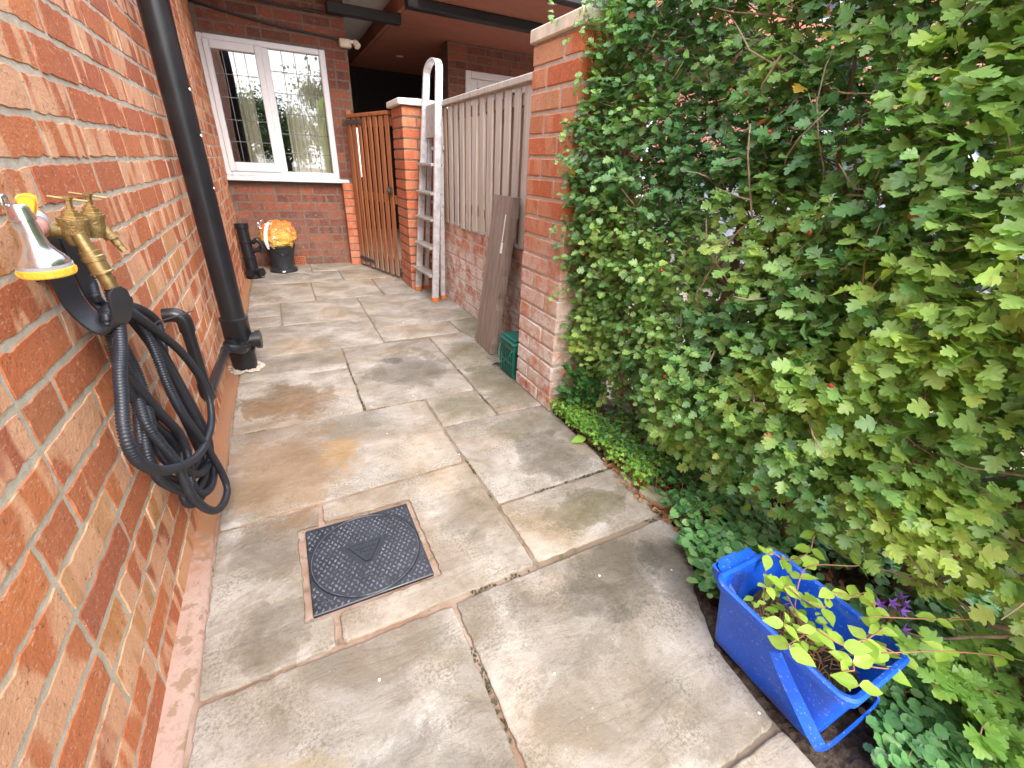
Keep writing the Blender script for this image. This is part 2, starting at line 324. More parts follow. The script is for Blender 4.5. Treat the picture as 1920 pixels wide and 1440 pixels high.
def m_clear():
    k = N('clear_plastic_film')
    g = k.n('ShaderNodeBsdfGlossy'); g.inputs['Roughness'].default_value = .15
    tr = k.n('ShaderNodeBsdfTransparent'); ms = k.n('ShaderNodeMixShader'); ms.inputs[0].default_value = .3
    k.l(k.bump(k.noise(k.pos(), 40, 3), 1, .01), g.inputs['Normal'])
    k.l(tr.outputs[0], ms.inputs[1]); k.l(g.outputs[0], ms.inputs[2]); k.l(ms.outputs[0], k.out.inputs[0]); return k.m
M['clear'] = m_clear()
def m_curtain():
    k = N('cream_curtain'); return k.fin(k.mix(k.noise(k.pos(), 30), (.62, .56, .44), (.74, .68, .56)), .9)
M['curtain'] = m_curtain()
def m_bag():
    k = N('orange_yellow_bag_plastic'); P = k.pos(); z = k.sep(P)[2]
    f = k.math('ADD', z, k.math('MULTIPLY', k.math('SUBTRACT', k.noise(P, 14, 4), .5), .16))
    c = k.ramp(f, [(.16, (.72, .55, .06)), (.24, (.70, .42, .07)), (.34, (.72, .34, .06)), (.41, (.76, .19, .03))])
    c = k.mix(k.ramp(k.noise(P, 40, 3), [(.62, 0), (.66, .8)]), c, (.75, .72, .7))
    return k.fin(c, .35, nrm=k.bump(k.math('ADD', k.noise(P, 26, 4, .6), k.noise(P, 70, 2)), 1, .014))
M['bag'] = m_bag()
def m_cover():
    k = N('wet_black_cover_plastic'); P = k.pos()
    f = k.ramp(k.noise(P, 9, 4, .6, .8), [(.42, 0), (.56, 1)])
    c = k.mix(f, (.006, .007, .012), (.020, .023, .034))
    c = k.mix(k.ramp(k.noise(P, 60, 4, .7), [(.6, 0), (.72, .6)]), c, (.16, .15, .15))
    return k.fin(c, k.math('ADD', k.math('MULTIPLY', f, .12), .26), nrm=k.bump(k.noise(P, 300, 3), .2, .001), Specular_IOR_Level=.35)
M['cover_plate'] = m_cover()
M['stud'] = m_plain('worn_glint_plastic', (.11, .115, .13), .25, bump=.2, var=.7)  # studs lighter than the plate to paint in glints; also the worn lid edge

# ------------------------------------------------------------------ mesh helpers
class MB:
    def __init__(s): s.v = []; s.f = []; s.uv = []; s.c = []
    def face(s, idx, col, uv=None):
        s.f.append(tuple(idx)); s.c.append(col); s.uv.append(uv)
    def poly(s, pts, col=None, uv=None):
        b = len(s.v); s.v += [tuple(p) for p in pts]; s.face(range(b, b + len(pts)), col or s.rc(), uv)
    def rc(s): return (rnd.random(), rnd.random(), rnd.random())
    def box(s, lo, hi, bev=0.003, jit=0, col=None, mat=None):
        """chamfered box; mat: optional Matrix applied to the points"""
        col = col or s.rc(); b = len(s.v); ix = {}
        e = min(bev, .45 * min(abs(hi[i] - lo[i]) for i in range(3)))
        for cx in (0, 1):
            for cy in (0, 1):
                for cz in (0, 1):
                    sgn = (cx, cy, cz)
                    j = [rnd.uniform(-jit, jit) for _ in range(3)]
                    for ax in range(3):       # vertex lying on the face normal to ax
                        p = []
                        for q in range(3):
                            t = hi[q] if sgn[q] else lo[q]
                            if q != ax: t += -e if sgn[q] else e
                            p.append(t + j[q])
                        if mat is not None: p = mat @ Vector(p)
                        ix[(sgn, ax)] = len(s.v); s.v.append(tuple(p))
        dims = [hi[i] - lo[i] for i in range(3)]
        for ax in range(3):
            o1, o2 = [q for q in range(3) if q != ax]
            for sd_ in (0, 1):
                ring = []
                for (a1, a2) in ((0, 0), (1, 0), (1, 1), (0, 1)):
                    g = [0, 0, 0]; g[ax] = sd_; g[o1] = a1; g[o2] = a2; ring.append(ix[(tuple(g), ax)])
                horiz, vert = (o1, o2)
                uv = [(a1 * dims[o1], a2 * dims[o2]) for (a1, a2) in ((0, 0), (1, 0), (1, 1), (0, 1))]
                flip = (sd_ == 0) != (ax == 1)
                if flip: ring = ring[::-1]; uv = uv[::-1]
                s.face(ring, col, uv)
        for a1 in range(3):                     # edges
            p, q = [t for t in range(3) if t != a1]
            for sp in (0, 1):
                for sq in (0, 1):
                    g0 = [0, 0, 0]; g0[p] = sp; g0[q] = sq; g1 = list(g0); g1[a1] = 1
                    ring = [ix[(tuple(g0), p)], ix[(tuple(g1), p)], ix[(tuple(g1), q)], ix[(tuple(g0), q)]]
                    s.face(ring, col, None)
        for cx in (0, 1):
            for cy in (0, 1):
                for cz in (0, 1): s.face([ix[((cx, cy, cz), a)] for a in range(3)], col, None)
    def obox(s, c, half, mat3, bev=.002, col=None):
        m = Matrix.Translation(c) @ mat3.to_4x4(); s.box([-h for h in half], half, bev, 0, col, m)
    def beam(s, a, b, wd, th, up=(0, 0, 1), bev=.002, col=None):
        a, b = Vector(a), Vector(b); d = (b - a); l = d.length; d.normalize(); sd_ = d.cross(Vector(up)).normalized(); u2 = sd_.cross(d)
        m = Matrix((sd_, d, u2)).transposed(); s.obox((a + b) / 2, (wd / 2, l / 2, th / 2), m, bev, col)
    def tube(s, pts, rad, n=12, col=None, cap=True, rib=None):
        col = col or s.rc(); P = [Vector(p) for p in pts]; b0 = len(s.v); k = len(P)
        t0 = (P[1] - P[0]).normalized(); ref = Vector((0, 0, 1)) if abs(t0.z) < .9 else Vector((1, 0, 0))
        nn = (ref - t0 * ref.dot(t0)).normalized()
        for i in range(k):
            t = (P[min(i + 1, k - 1)] - P[max(i - 1, 0)])
            t = t.normalized() if t.length > 1e-9 else t0
            nn = (nn - t * nn.dot(t))
            nn = nn.normalized(); bb = t.cross(nn)
            r = rad[i] if isinstance(rad, (list, tuple, np.ndarray)) else rad
            for j in range(n):
                a = 2 * math.pi * j / n; s.v.append(tuple(P[i] + (nn * math.cos(a) + bb * math.sin(a)) * r))
        for i in range(k - 1):
            for j in range(n):
                j2 = (j + 1) % n; s.face([b0 + i * n + j, b0 + i * n + j2, b0 + (i + 1) * n + j2, b0 + (i + 1) * n + j], col)
        if cap:
            s.face([b0 + j for j in range(n)][::-1], col); s.face([b0 + (k - 1) * n + j for j in range(n)], col)
    def lathe(s, c, axis, prof, n=24, col=None):
        """prof: (distance along axis, radius) pairs"""
        ax = Vector(axis).normalized(); c = Vector(c)
        s.tube_profile([c + ax * h for h, r in prof], [r for h, r in prof], ax, n, col)
    def tube_profile(s, P, rad, ax, n, col=None):
        col = col or s.rc(); ref = Vector((0, 0, 1)) if abs(ax.z) < .9 else Vector((1, 0, 0))
        nn = (ref - ax * ref.dot(ax)).normalized(); bb = ax.cross(nn); b0 = len(s.v)
        for p, r in zip(P, rad):
            for j in range(n):
                a = 2 * math.pi * j / n; s.v.append(tuple(p + (nn * math.cos(a) + bb * math.sin(a)) * max(r, 1e-5)))
        for i in range(len(P) - 1):
            for j in range(n):
                j2 = (j + 1) % n; s.face([b0 + i * n + j, b0 + i * n + j2, b0 + (i + 1) * n + j2, b0 + (i + 1) * n + j], col)
        s.face([b0 + j for j in range(n)][::-1], col); s.face([b0 + (len(P) - 1) * n + j for j in range(n)], col)
    def build(s, name, mat, parent=None, loc=None, smooth=False, angle=None):
        me = bpy.data.meshes.new(name)
        off = np.array(parent.get('_o', (0, 0, 0)) if parent is not None else (loc or (0, 0, 0)), float)
        V = np.array(s.v, float) - off
        me.from_pydata(V.tolist(), [], s.f)
        uvl = me.uv_layers.new(name='UVMap')
        uvs = np.zeros((len(me.loops), 2), np.float32); i = 0
        for f, uv in zip(s.f, s.uv):
            if uv is not None: uvs[i:i + len(f)] = uv
            i += len(f)
        uvl.data.foreach_set('uv', uvs.ravel())
        at = me.attributes.new('rnd', 'FLOAT_COLOR', 'FACE')
        cc = np.ones((len(s.f), 4), np.float32); cc[:, :3] = np.array(s.c, np.float32).reshape(-1, 3); at.data.foreach_set('color', cc.ravel())
        if smooth: me.polygons.foreach_set('use_smooth', [True] * len(me.polygons))
        if smooth and angle:
            try: me.set_sharp_from_angle(angle=R(angle))
            except Exception: pass
        for mm in (mat if isinstance(mat, (list, tuple)) else [mat]): me.materials.append(mm)
        ob = bpy.data.objects.new(name, me); COL.objects.link(ob)
        if parent is not None:
            ob.parent = parent; ob['_o'] = list(off)
        else: ob.location = off; ob['_o'] = list(off)
        return ob
def tag(o, label=None, cat=None, group=None, kind=None):
    if label: o['label'] = label
    if cat: o['category'] = cat
    if group: o['group'] = group
    if kind: o['kind'] = kind
    return o
def thing(name, loc, label, cat, group=None):
    e = bpy.data.objects.new(name, None); e.empty_display_size = .05; COL.objects.link(e); e.location = loc; e['_o'] = list(loc)
    return tag(e, label, cat, group)
def catmull(pts, step):
    P = [Vector(p) for p in pts]; out = []
    Q = [P[0] * 2 - P[1]] + P + [P[-1] * 2 - P[-2]]
    for i in range(1, len(Q) - 2):
        a, b, c, d = Q[i - 1], Q[i], Q[i + 1], Q[i + 2]; n = max(2, int((c - b).length / step))
        for k in range(n):
            t = k / n
            out.append(.5 * ((2 * b) + (c - a) * t + (2 * a - 5 * b + 4 * c - d) * t * t + (3 * b - a - 3 * c + d) * t ** 3))
    out.append(P[-1]); return out

# ---- leaves, vectorised -------------------------------------------------
def leaf_shape(kind):
    if kind == 'haw':      # lobed hawthorn leaf: right half outline
        h = [(.0, 0), (.07, .13), (.24, .18), (.44, .36), (.47, .47), (.33, .47), (.24, .50), (.40, .64), (.42, .76), (.30, .74), (.20, .78), (.20, .92), (.09, .95)]
        out = h + [(0, 1.0)] + [(-x, y) for x, y in h[:0:-1]]
        ctr = (0, .48)
    elif kind == 'ovate':
        h = [(0, 0), (.13, .08), (.27, .24), (.31, .42), (.24, .64), (.12, .84)]
        out = h + [(0, 1.0)] + [(-x, y) for x, y in h[:0:-1]]; ctr = (0, .42)
    elif kind == 'round':
        out = [(0, .12)]
        for i in range(1, 18):
            a = -math.pi / 2 + 2 * math.pi * i / 18; r = .5 * (1 + (.09 if i % 2 else -.04)); out.append((r * math.cos(a), .5 + r * math.sin(a)))
        ctr = (0, .45)
    elif kind == 'tri':    # weed leaflet cluster of three
        out = [(0, 0), (.10, .25), (.42, .22), (.46, .46), (.2, .52), (.24, .78), (0, 1), (-.24, .78), (-.2, .52), (-.46, .46), (-.42, .22), (-.10, .25)]; ctr = (0, .45)
    elif kind == 'needle':
        out = [(0, 0), (.05, .3), (.04, .7), (0, 1), (-.04, .7), (-.05, .3)]; ctr = (0, .5)
    else:                  # cheap leaf
        out = [(0, 0), (.3, .3), (.28, .65), (0, 1), (-.28, .65), (-.3, .3)]; ctr = (0, .5)
    o = np.array(out + [ctr], float); n = len(out)
    f = np.array([(i, (i + 1) % n, n) for i in range(n)])
    return o, f
def leaves(name, mat, kind, P, T, Nn, S, C, parent=None, loc=None, fold=.25, cup=.15):
    """P base points, T tip directions, Nn normals (all n x 3), S sizes, C colours n x 3"""
    o2, f = leaf_shape(kind); n = len(P)
    T = T / np.linalg.norm(T, axis=1, keepdims=True)
    B = np.cross(T, Nn); B /= np.linalg.norm(B, axis=1, keepdims=True) + 1e-9; Nn = np.cross(B, T)
    x = o2[:, 0]; y = o2[:, 1]
    fo = rs.uniform(.3, 1.4, n) * fold; cu = rs.uniform(-.4, 1.5, n) * cup
    z = np.abs(x)[None] * fo[:, None] - (y[None] ** 2) * cu[:, None] + (rs.normal(0, .018, (n, len(x))))
    V = P[:, None] + S[:, None, None] * (x[None, :, None] * B[:, None] + y[None, :, None] * T[:, None] + z[..., None] * Nn[:, None])
    k = len(o2); F = (f[None] + (np.arange(n) * k)[:, None, None]).reshape(-1, 3)
    off = np.array(parent['_o'] if parent is not None else (loc or (0, 0, 0)), float)
    me = bpy.data.meshes.new(name); V = V.reshape(-1, 3) - off
    me.vertices.add(len(V)); me.vertices.foreach_set('co', V.astype(np.float32).ravel())
    me.loops.add(F.size); me.loops.foreach_set('vertex_index', F.ravel().astype(np.int32))
    me.polygons.add(len(F)); me.polygons.foreach_set('loop_start', (np.arange(len(F)) * 3).astype(np.int32))
    me.update(calc_edges=True); me.validate()
    uvl = me.uv_layers.new(name='UVMap'); UV = np.tile(o2[f].reshape(-1, 2), (n, 1)).astype(np.float32); uvl.data.foreach_set('uv', UV.ravel())
    at = me.attributes.new('rnd', 'FLOAT_COLOR', 'FACE'); cc = np.ones((len(F), 4), np.float32); cc[:, :3] = np.repeat(C, len(f), 0); at.data.foreach_set('color', cc.ravel())
    me.polygons.foreach_set('use_smooth', np.ones(len(F), bool))
    me.materials.append(mat); ob = bpy.data.objects.new(name, me); COL.objects.link(ob)
    if parent is not None: ob.parent = parent
    else: ob.location = off
    ob['_o'] = list(off); return ob

# ---- brick panel: every brick a slightly ragged raised slab on a mortar plane
def brick_panel(mb, O, U, Nv, Lw, Hh, course=.0752, bl=.2256, mort=.0140, dep=.0018, holes=(), step=.020, jit=.0019, header=.22, phase=0.0, seg2=False):
    O, U, Nv = Vector(O), Vector(U), Vector(Nv); Z = Vector((0, 0, 1))
    nc = int(math.ceil(Hh / course))
    for r in range(nc):
        z0 = r * course + mort / 2; z1 = min((r + 1) * course - mort / 2, Hh)
        if z1 - z0 < .01: continue
        x = -bl * (.5 if (r % 2) else 1.0) + phase * bl
        while x < Lw:
            ln = bl if rnd.random() > header else bl / 2
            a, b = max(0, x + mort / 2), min(Lw, x + ln - mort / 2); x += ln
            segs = [(a, b)]
            for (hx0, hx1, hz0, hz1) in holes:
                if z1 > hz0 + .004 and z0 < hz1 - .004:
                    ns = []
                    for (p, q) in segs:
                        if q <= hx0 or p >= hx1: ns.append((p, q)); continue
                        if p < hx0: ns.append((p, hx0))
                        if q > hx1: ns.append((hx1, q))
                    segs = ns
            for (p, q) in segs:
                if q - p < .018: continue
                col = mb.rc(); pts = []
                dz = rnd.uniform(-.0015, .0015); sl = rnd.uniform(-.0015, .0015)
                nx = max(2, int((q - p) / step)); nz = 3
                def J(): return rnd.gauss(0, jit)
                for i in range(nx): pts.append((p + (q - p) * i / nx + (J() if i else 0), z0 + J() + dz))
                for i in range(nz): pts.append((q + J(), z0 + (z1 - z0) * i / nz + dz))
                for i in range(nx): pts.append((q - (q - p) * i / nx, z1 + J() + dz + sl))
                for i in range(nz): pts.append((p + J(), z1 - (z1 - z0) * i / nz + dz))
                cx, cz = (p + q) / 2, (z0 + z1) / 2; n = len(pts); b0 = len(mb.v); dd = dep + rnd.uniform(-.0006, .0012)
                tu = rnd.uniform(-.003, .003)
                for (lvl, ins) in ((-.003, 0), (dd * .75, .0), (dd, .0007)):
                    for (u, z) in pts:
                        uu = u + (ins if u < cx else -ins); zz = z + (ins if z < cz else -ins)
                        mb.v.append(tuple(O + U * uu + Z * zz + Nv * (lvl + tu * (u - cx))))
                flip = U.cross(Z).dot(Nv) < 0
                for L_ in (0, 1):
                    for i in range(n):
                        j = (i + 1) % n; q4 = [b0 + L_ * n + i, b0 + L_ * n + j, b0 + (L_ + 1) * n + j, b0 + (L_ + 1) * n + i]
                        uvq = [(pts[i][0] - p, pts[i][1] - z0), (pts[j][0] - p, pts[j][1] - z0)] * 2; uvq = [uvq[0], uvq[1], uvq[1], uvq[0]]
                        if flip: q4 = q4[::-1]; uvq = uvq[::-1]
                        mb.face(q4, col, uvq)
                top = [b0 + 2 * n + i for i in range(n)]; uvt = [(u - p, z - z0) for u, z in pts]
                if flip: top = top[::-1]; uvt = uvt[::-1]
                mb.face(top, col, uvt)

# ================================================================== SETTING
def sheet(name, x0, x1, y0, y1, z, mat, nx=1, ny=1, rough=0, kind='structure'):
    mb = MB()
    for i in range(nx + 1):
        for j in range(ny + 1):
            mb.v.append((x0 + (x1 - x0) * i / nx, y0 + (y1 - y0) * j / ny, z + (rnd.uniform(-rough, rough) if 0 < i < nx and 0 < j < ny else 0)))
    for i in range(nx):
        for j in range(ny): mb.face([i * (ny + 1) + j, (i + 1) * (ny + 1) + j, (i + 1) * (ny + 1) + j + 1, i * (ny + 1) + j + 1], (0, 0, 0))
    o = mb.build(name, mat, smooth=rough > 0); tag(o, kind=kind); return o
tag(sheet('ground', -60, 80, -60, 80, -.035, M['drive']), 'pale beige driveway and ground beyond the hedge')
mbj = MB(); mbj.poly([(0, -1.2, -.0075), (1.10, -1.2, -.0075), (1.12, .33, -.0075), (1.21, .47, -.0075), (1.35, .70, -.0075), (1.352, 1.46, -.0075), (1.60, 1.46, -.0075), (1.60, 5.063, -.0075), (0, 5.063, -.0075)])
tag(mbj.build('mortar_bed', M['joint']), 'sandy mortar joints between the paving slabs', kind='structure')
tag(sheet('flower_bed', 1.12, 2.35, -1.2, 1.46, -.012, M['soil'], 60, 130, .011), 'dark soil and mulch under the hedge')

# paving slabs (one riven surface, each slab with its own worn outline)
mb = MB()
def slab(poly):
    col = mb.rc(); pts = []
    n = len(poly)
    cen = Vector((sum(p[0] for p in poly) / n, sum(p[1] for p in poly) / n))
    ph = [rnd.uniform(0, 6) for _ in range(4)]
    for i in range(n):
        a, b = Vector(poly[i]), Vector(poly[(i + 1) % n]); d = b - a; l = d.length; nn = Vector((-d.y, d.x)) / l
        k = max(2, int(l / .012))
        for j in range(k):
            t = j / k; s_ = l * t
            off = .0009 * math.sin(s_ * 24 + ph[0]) + .0006 * math.sin(s_ * 95 + ph[1]) + rnd.gauss(0, .0010)
            if j == 0: off = 0
            p = a + d * t + nn * off
            if j in (0,): p = p + (cen - p).normalized() * .004
            pts.append(p)
    h = rnd.uniform(-.001, .001); b0 = len(mb.v); m = len(pts)
    for (z, ins) in ((-.012, -.004), (-.0025, -.003), (-.0006, -.001), (0, .002)):
        for p in pts:
            q = p + (cen - p).normalized() * ins; mb.v.append((q.x, q.y, z + h))
    for L_ in range(3):
        for i in range(m):
            j = (i + 1) % m; mb.face([b0 + L_ * m + i, b0 + L_ * m + j, b0 + (L_ + 1) * m + j, b0 + (L_ + 1) * m + i], col)
    mb.face([b0 + 3 * m + i for i in range(m)], col)
def rs_(x0, x1, y0, y1): return [(x0, y0), (x1, y0), (x1, y1), (x0, y1)]
for p in [rs_(.062, .600, .02, .700), [(.622, .17), (1.11, .175), (1.13, .34), (1.20, .47), (1.285, .55), (1.345, .712), (.615, .704)],
          rs_(.622, 1.115, -.45, .158), rs_(.062, .602, -.6, .005), rs_(.062, 1.1, -1.2, -.62),
          [(.062, .716), (.325, .718), (.326, .795), (.266, .797), (.264, 1.128), (.324, 1.130), (.323, 1.212), (.060, 1.208)],
          [(.345, .720), (.853, .732), (.846, 1.243), (.342, 1.217), (.342, 1.132), (.604, 1.133), (.610, .798), (.346, .794)],
          [(.872, .736), (1.350, .738), (1.362, .82), (1.345, .992), (.868, .982)], [(.868, 1.0), (1.335, 1.012), (1.345, 1.40), (1.355, 1.52), (.850, 1.508)],
          [(.060, 1.224), (.836, 1.262), (.834, 1.770), (.060, 1.756)], rs_(.852, 1.098, 1.524, 1.778), [(1.113, 1.526), (1.40, 1.53), (1.40, 2.03), (1.113, 2.036)],
          rs_(.060, .562, 1.772, 2.262), rs_(.060, .562, 2.276, 2.560), [(.577, 1.790), (1.098, 1.794), (1.094, 2.556), (.577, 2.556)],
          [(1.110, 2.052), (1.40, 2.046), (1.40, 2.36), (1.326, 2.585), (1.108, 2.572)], rs_(.060, .814, 2.580, 3.090), rs_(.828, 1.322, 2.600, 2.845),
          [(1.336, 2.60), (1.415, 2.37), (1.54, 2.37), (1.54, 2.845), (1.336, 2.845)], [(1.413, 2.04), (1.54, 2.04), (1.54, 2.36), (1.413, 2.36)],
          rs_(.828, 1.54, 2.860, 3.430), rs_(.828, 1.36, 3.445, 3.650), rs_(1.374, 1.54, 3.445, 3.78), rs_(.060, .260, 3.104, 3.325), rs_(.060, .260, 3.340, 3.640), rs_(.275, .814, 3.106, 3.640),
          rs_(.060, .512, 3.656, 4.262), rs_(.527, 1.040, 3.664, 4.262), rs_(1.055, 1.36, 3.664, 4.262), rs_(.060, .800, 4.277, 4.655), rs_(.815, 1.30, 4.277, 4.70),
          rs_(.060, .560, 4.670, 5.06), rs_(.575, 1.2, 4.716, 5.06), [(1.41, 1.53), (1.54, 1.53), (1.54, 2.03), (1.41, 2.03)]]: slab(p)
o = mb.build('paving', M['paving'], smooth=True, angle=40); tag(o, 'riven sandstone paving slabs with damp dark patches', kind='structure')
# pink mortar fillet along the wall foot
mb = MB(); n = 160
for i in range(n + 1):
    y = -1.2 + 6.26 * i / n; xx = .052 + .004 * math.sin(y * 9) + rnd.uniform(-.0015, .0015)
    mb.v += [(-.01, y, .010), (.012, y, .006), (xx - .004, y, .0015), (xx, y, -.010)]
for i in range(n):
    for k in range(3): mb.face([i * 4 + k, i * 4 + k + 1, (i + 1) * 4 + k + 1, (i + 1) * 4 + k], (0, 0, 0))
tag(mb.build('mortar_fillet', M['fillet'], smooth=True), 'smooth pink mortar strip along the foot of the brick wall', kind='structure')

# ================================================================== HOUSE
house = thing('brick_house', (0, 5.063, 0), 'orange and red brick house with white leaded window, black beams and terracotta passage ceiling', 'house')
mb = MB(); brick_panel(mb, (0, -1.0, -.006), (0, 1, 0), (1, 0, 0), 6.057, 2.55, phase=.35)
wl = mb.build('wall', M['brick_house'], house); tag(wl, 'long orange brick wall with pale kiln marks')
mb = MB(); mb.box((-.25, -1.0, -.2), (0, 5.3, 2.55), .001); mb.build('mortar', M['mortar'], wl)
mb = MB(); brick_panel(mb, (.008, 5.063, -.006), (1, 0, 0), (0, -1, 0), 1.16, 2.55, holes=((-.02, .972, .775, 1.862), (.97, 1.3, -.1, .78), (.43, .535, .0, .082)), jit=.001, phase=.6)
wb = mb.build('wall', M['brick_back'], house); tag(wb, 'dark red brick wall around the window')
mb = MB(); mb.box((0, 5.063, -.2), (1.17, 5.30, .775), .001); mb.box((0, 5.063, 1.862), (1.17, 5.30, 2.6), .001); mb.box((.974, 5.063, .776), (1.17, 5.30, 1.861), .001)
mb.build('mortar', M['mortar_back'], wb)
# orange brick pier beside the gate
mb = MB()
for r in range(11):
    z0 = -.006 + r * .0722
    if r % 2: mb.box((.978, 4.945, z0 + .005), (1.078, 5.058, z0 + .0675), .003, .0008)
    else: mb.box((.978, 4.945, z0 + .005), (1.078, 5.058, z0 + .0675), .003, .0008)
pr = mb.build('pier', M['brick_gate'], house); tag(pr, 'narrow bright orange brick pier')
mb = MB(); mb.box((.981, 4.949, -.05), (1.075, 5.06, .788), .001); mb.build('mortar', M['mortar_back'], pr)
# air brick
mb = MB(); x0, z0 = .434, .002
mb.box((x0, 5.04, z0), (x0 + .10, 5.062, z0 + .008), .001); mb.box((x0, 5.04, z0 + .072), (x0 + .10, 5.062, z0 + .08), .001)
for i in range(6): mb.box((x0 + i * .0184, 5.041, z0 + .008), (x0 + i * .0184 + .008, 5.061, z0 + .072), .001)
for i in range(3): mb.box((x0 + .001, 5.0425, z0 + .020 + i * .016), (x0 + .099, 5.060, z0 + .027 + i * .016), .001)
ab = mb.build('air_brick', m_plain('terracotta', (.42, .13, .06), .8), house)
mb = MB(); mb.box((x0 + .002, 5.061, z0), (x0 + .098, 5.0625, z0 + .08), 0.0001); mb.build('backing', M['recess_dark'], ab)  # near-black plate paints the dark of the vent openings

# window
win = MB()
def frame(mb, x0, x1, z0, z1, wd, y0, y1, bev=.006):
    wl_, wr, wb_, wt = wd
    mb.box((x0, y0, z0), (x0 + wl_, y1, z1), bev); mb.box((x1 - wr, y0, z0), (x1, y1, z1), bev)
    mb.box((x0 + wl_, y0 + .0006, z1 - wt), (x1 - wr, y1, z1), bev); mb.box((x0 + wl_, y0 + .0006, z0), (x1 - wr, y1, z0 + wb_), bev)
frame(win, .004, .970, .822, 1.858, (.045, .052, .045, .045), 5.040, 5.11)
win.box((.452, 5.0404, .867), (.512, 5.11, 1.813), .006)
wf = win.build('window', M['white_pvc'], house)
mb = MB(); frame(mb, .040, .462, .857, 1.822, (.046, .054, .075, .062), 5.026, 5.10); mb.build('sash', M['white_pvc'], wf)
mb = MB(); mb.box((.004, 4.985, .782), (1.050, 5.07, .813), .004); mb.box((.004, 5.0, .8135), (.97, 5.06, .8215), .002); mb.build('sill', M['white_pvc'], wf)
for (x0, x1, z0, z1, y) in ((.084, .410, .930, 1.762, 5.062), (.510, .920, .865, 1.815, 5.075)):
    mb = MB(); mb.poly([(x0, y, z0), (x1, y, z0), (x1, y, z1), (x0, y, z1)]); pn = mb.build('pane', M['glass'], wf)
    mb = MB()
    for i in range(1, 4): x = x0 + (x1 - x0) * i / 4; mb.box((x - .0028, y - .003, z0), (x + .0028, y - .001, z1), .0008)
    for i in range(1, 5 + (x0 > .3)): z = z0 + (z1 - z0) * i / (5 + (x0 > .3)); mb.box((x0, y - .0034, z - .0028), (x1, y - .0012, z + .0028), .0008)
    mb.build('leading', M['lead'], wf)
def curtain(x0, x1, y, z0, z1, k):
    mb = MB(); n = 60
    for i in range(n + 1):
        t = i / n; x = x0 + (x1 - x0) * t
        yy = y + .022 * math.sin(t * k * 2 * math.pi) + .008 * math.sin(t * k * 5.3)
        mb.v += [(x, yy, z0), (x + .004 * math.sin(t * 9), yy, z1)]
    for i in range(n): mb.face([2 * i, 2 * i + 2, 2 * i + 3, 2 * i + 1], (0, 0, 0))
    mb.build('curtain', M['curtain'], wf, smooth=True)
curtain(.21, .34, 5.22, .84, 1.86, 3); curtain(.58, .96, 5.20, .84, 1.86, 9)
mb = MB(); mb.box((0, 6.6, .0), (1.168, 6.62, 2.3), .001); mb.box((-.02, 5.301, 0), (0, 6.6, 2.3), .001); mb.box((0, 5.301, .60), (1.168, 6.6, .62), .001)
mb.box((0, 5.301, 2.28), (1.168, 6.6, 2.30), .001); mb.build('room', m_plain('dim_room_wall', (.14, .13, .11), .9), house)
mb = MB(); mb.box((1.13, 5.30, -.1), (1.19, 8.0, 2.33), .001); mb.build('wall', M['brick_back'], house)

# passage ceiling, beams, soffit
mb = MB(); mb.box((1.66, 3.55, 2.20), (6.5, 9.0, 2.42), .004); mb.box((1.621, 4.545, 2.201), (1.659, 9.0, 2.42), .002); mb.build('ceiling', M['ceiling'], house)
mb = MB(); mb.box((0.002, 3.75, 2.33), (1.62, 9.0, 2.36), .002); mb.build('soffit', M['soffit_white'], house)  # front stretch is out of view, lengthened to shade the far end
for (a, b) in (((1.02, 4.955, 2.118), (1.655, 5.04, 2.195)), ((1.58, 4.44, 2.128), (6.3, 4.54, 2.198)), ((2.4, 3.50, 2.10), (6.3, 3.60, 2.197))):
    mb = MB(); mb.box(a, b, .006); mb.build('beam', M['black_beam'], house)
for (x, y) in ((2.62, 3.90), (2.07, 6.74)):
    mb = MB(); mb.lathe((x, y, 2.199), (0, 0, -1), [(0, .045), (.006, .045), (.008, .038), (.004, .030)], 20); d = mb.build('downlight', M['white_pvc'], house, smooth=True)
    mb = MB(); mb.lathe((x, y, 2.197), (0, 0, -1), [(0, .029), (.005, .027)], 16); mb.build('lens', M['glasslens'], d)
# return wall with a white framed door deeper in the passage
mb = MB(); brick_panel(mb, (2.315, 5.60, 0), (1, 0, 0), (0, -1, 0), 2.6, 2.2, holes=((.20, 1.2, -.1, 1.96),), jit=.001, step=.06)
rw = mb.build('wall', M['brick_back'], house); tag(rw, 'brick wall with white door deep in the passage')
mb = MB(); mb.box((2.315, 5.60, 0), (2.514, 5.85, 2.198), .001); mb.box((3.516, 5.60, 0), (5, 5.85, 2.198), .001); mb.box((2.514, 5.6, 1.962), (3.516, 5.85, 2.198), .001); mb.build('mortar', M['mortar_back'], rw)
mb = MB(); frame(mb, 2.516, 3.512, 0.0, 1.958, (.07, .07, .07, .07), 5.58, 5.66); dr = mb.build('door', M['white_pvc'], house)
mb = MB(); frame(mb, 2.588, 3.44, .07, 1.886, (.08, .08, .75, .08), 5.60, 5.65); mb.box((2.668, 5.615, .82), (3.36, 5.63, 1.806), .001); mb.build('door_leaf', M['white_pvc'], dr)
mb = MB(); mb.poly([(2.668, 5.612, .82), (3.36, 5.612, .82), (3.36, 5.612, 1.806), (2.668, 5.612, 1.806)]); mb.build('pane', M['car_glass'], dr)
mb = MB(); mb.box((1.19, 7.9, -.1), (1.50, 8.0, 2.3), .003); mb.box((1.50, 7.9, 1.48), (1.699, 8.0, 2.4), .003); mb.box((1.70, 7.9, -.1), (6.5, 8.0, 2.3), .003); mb.box((1.50, 7.9, -.1), (1.699, 8.0, .75), .003)
mb.build('passage_end', M['recess_dark'], house)  # near-black wall stands in for the shaded depth of the passage
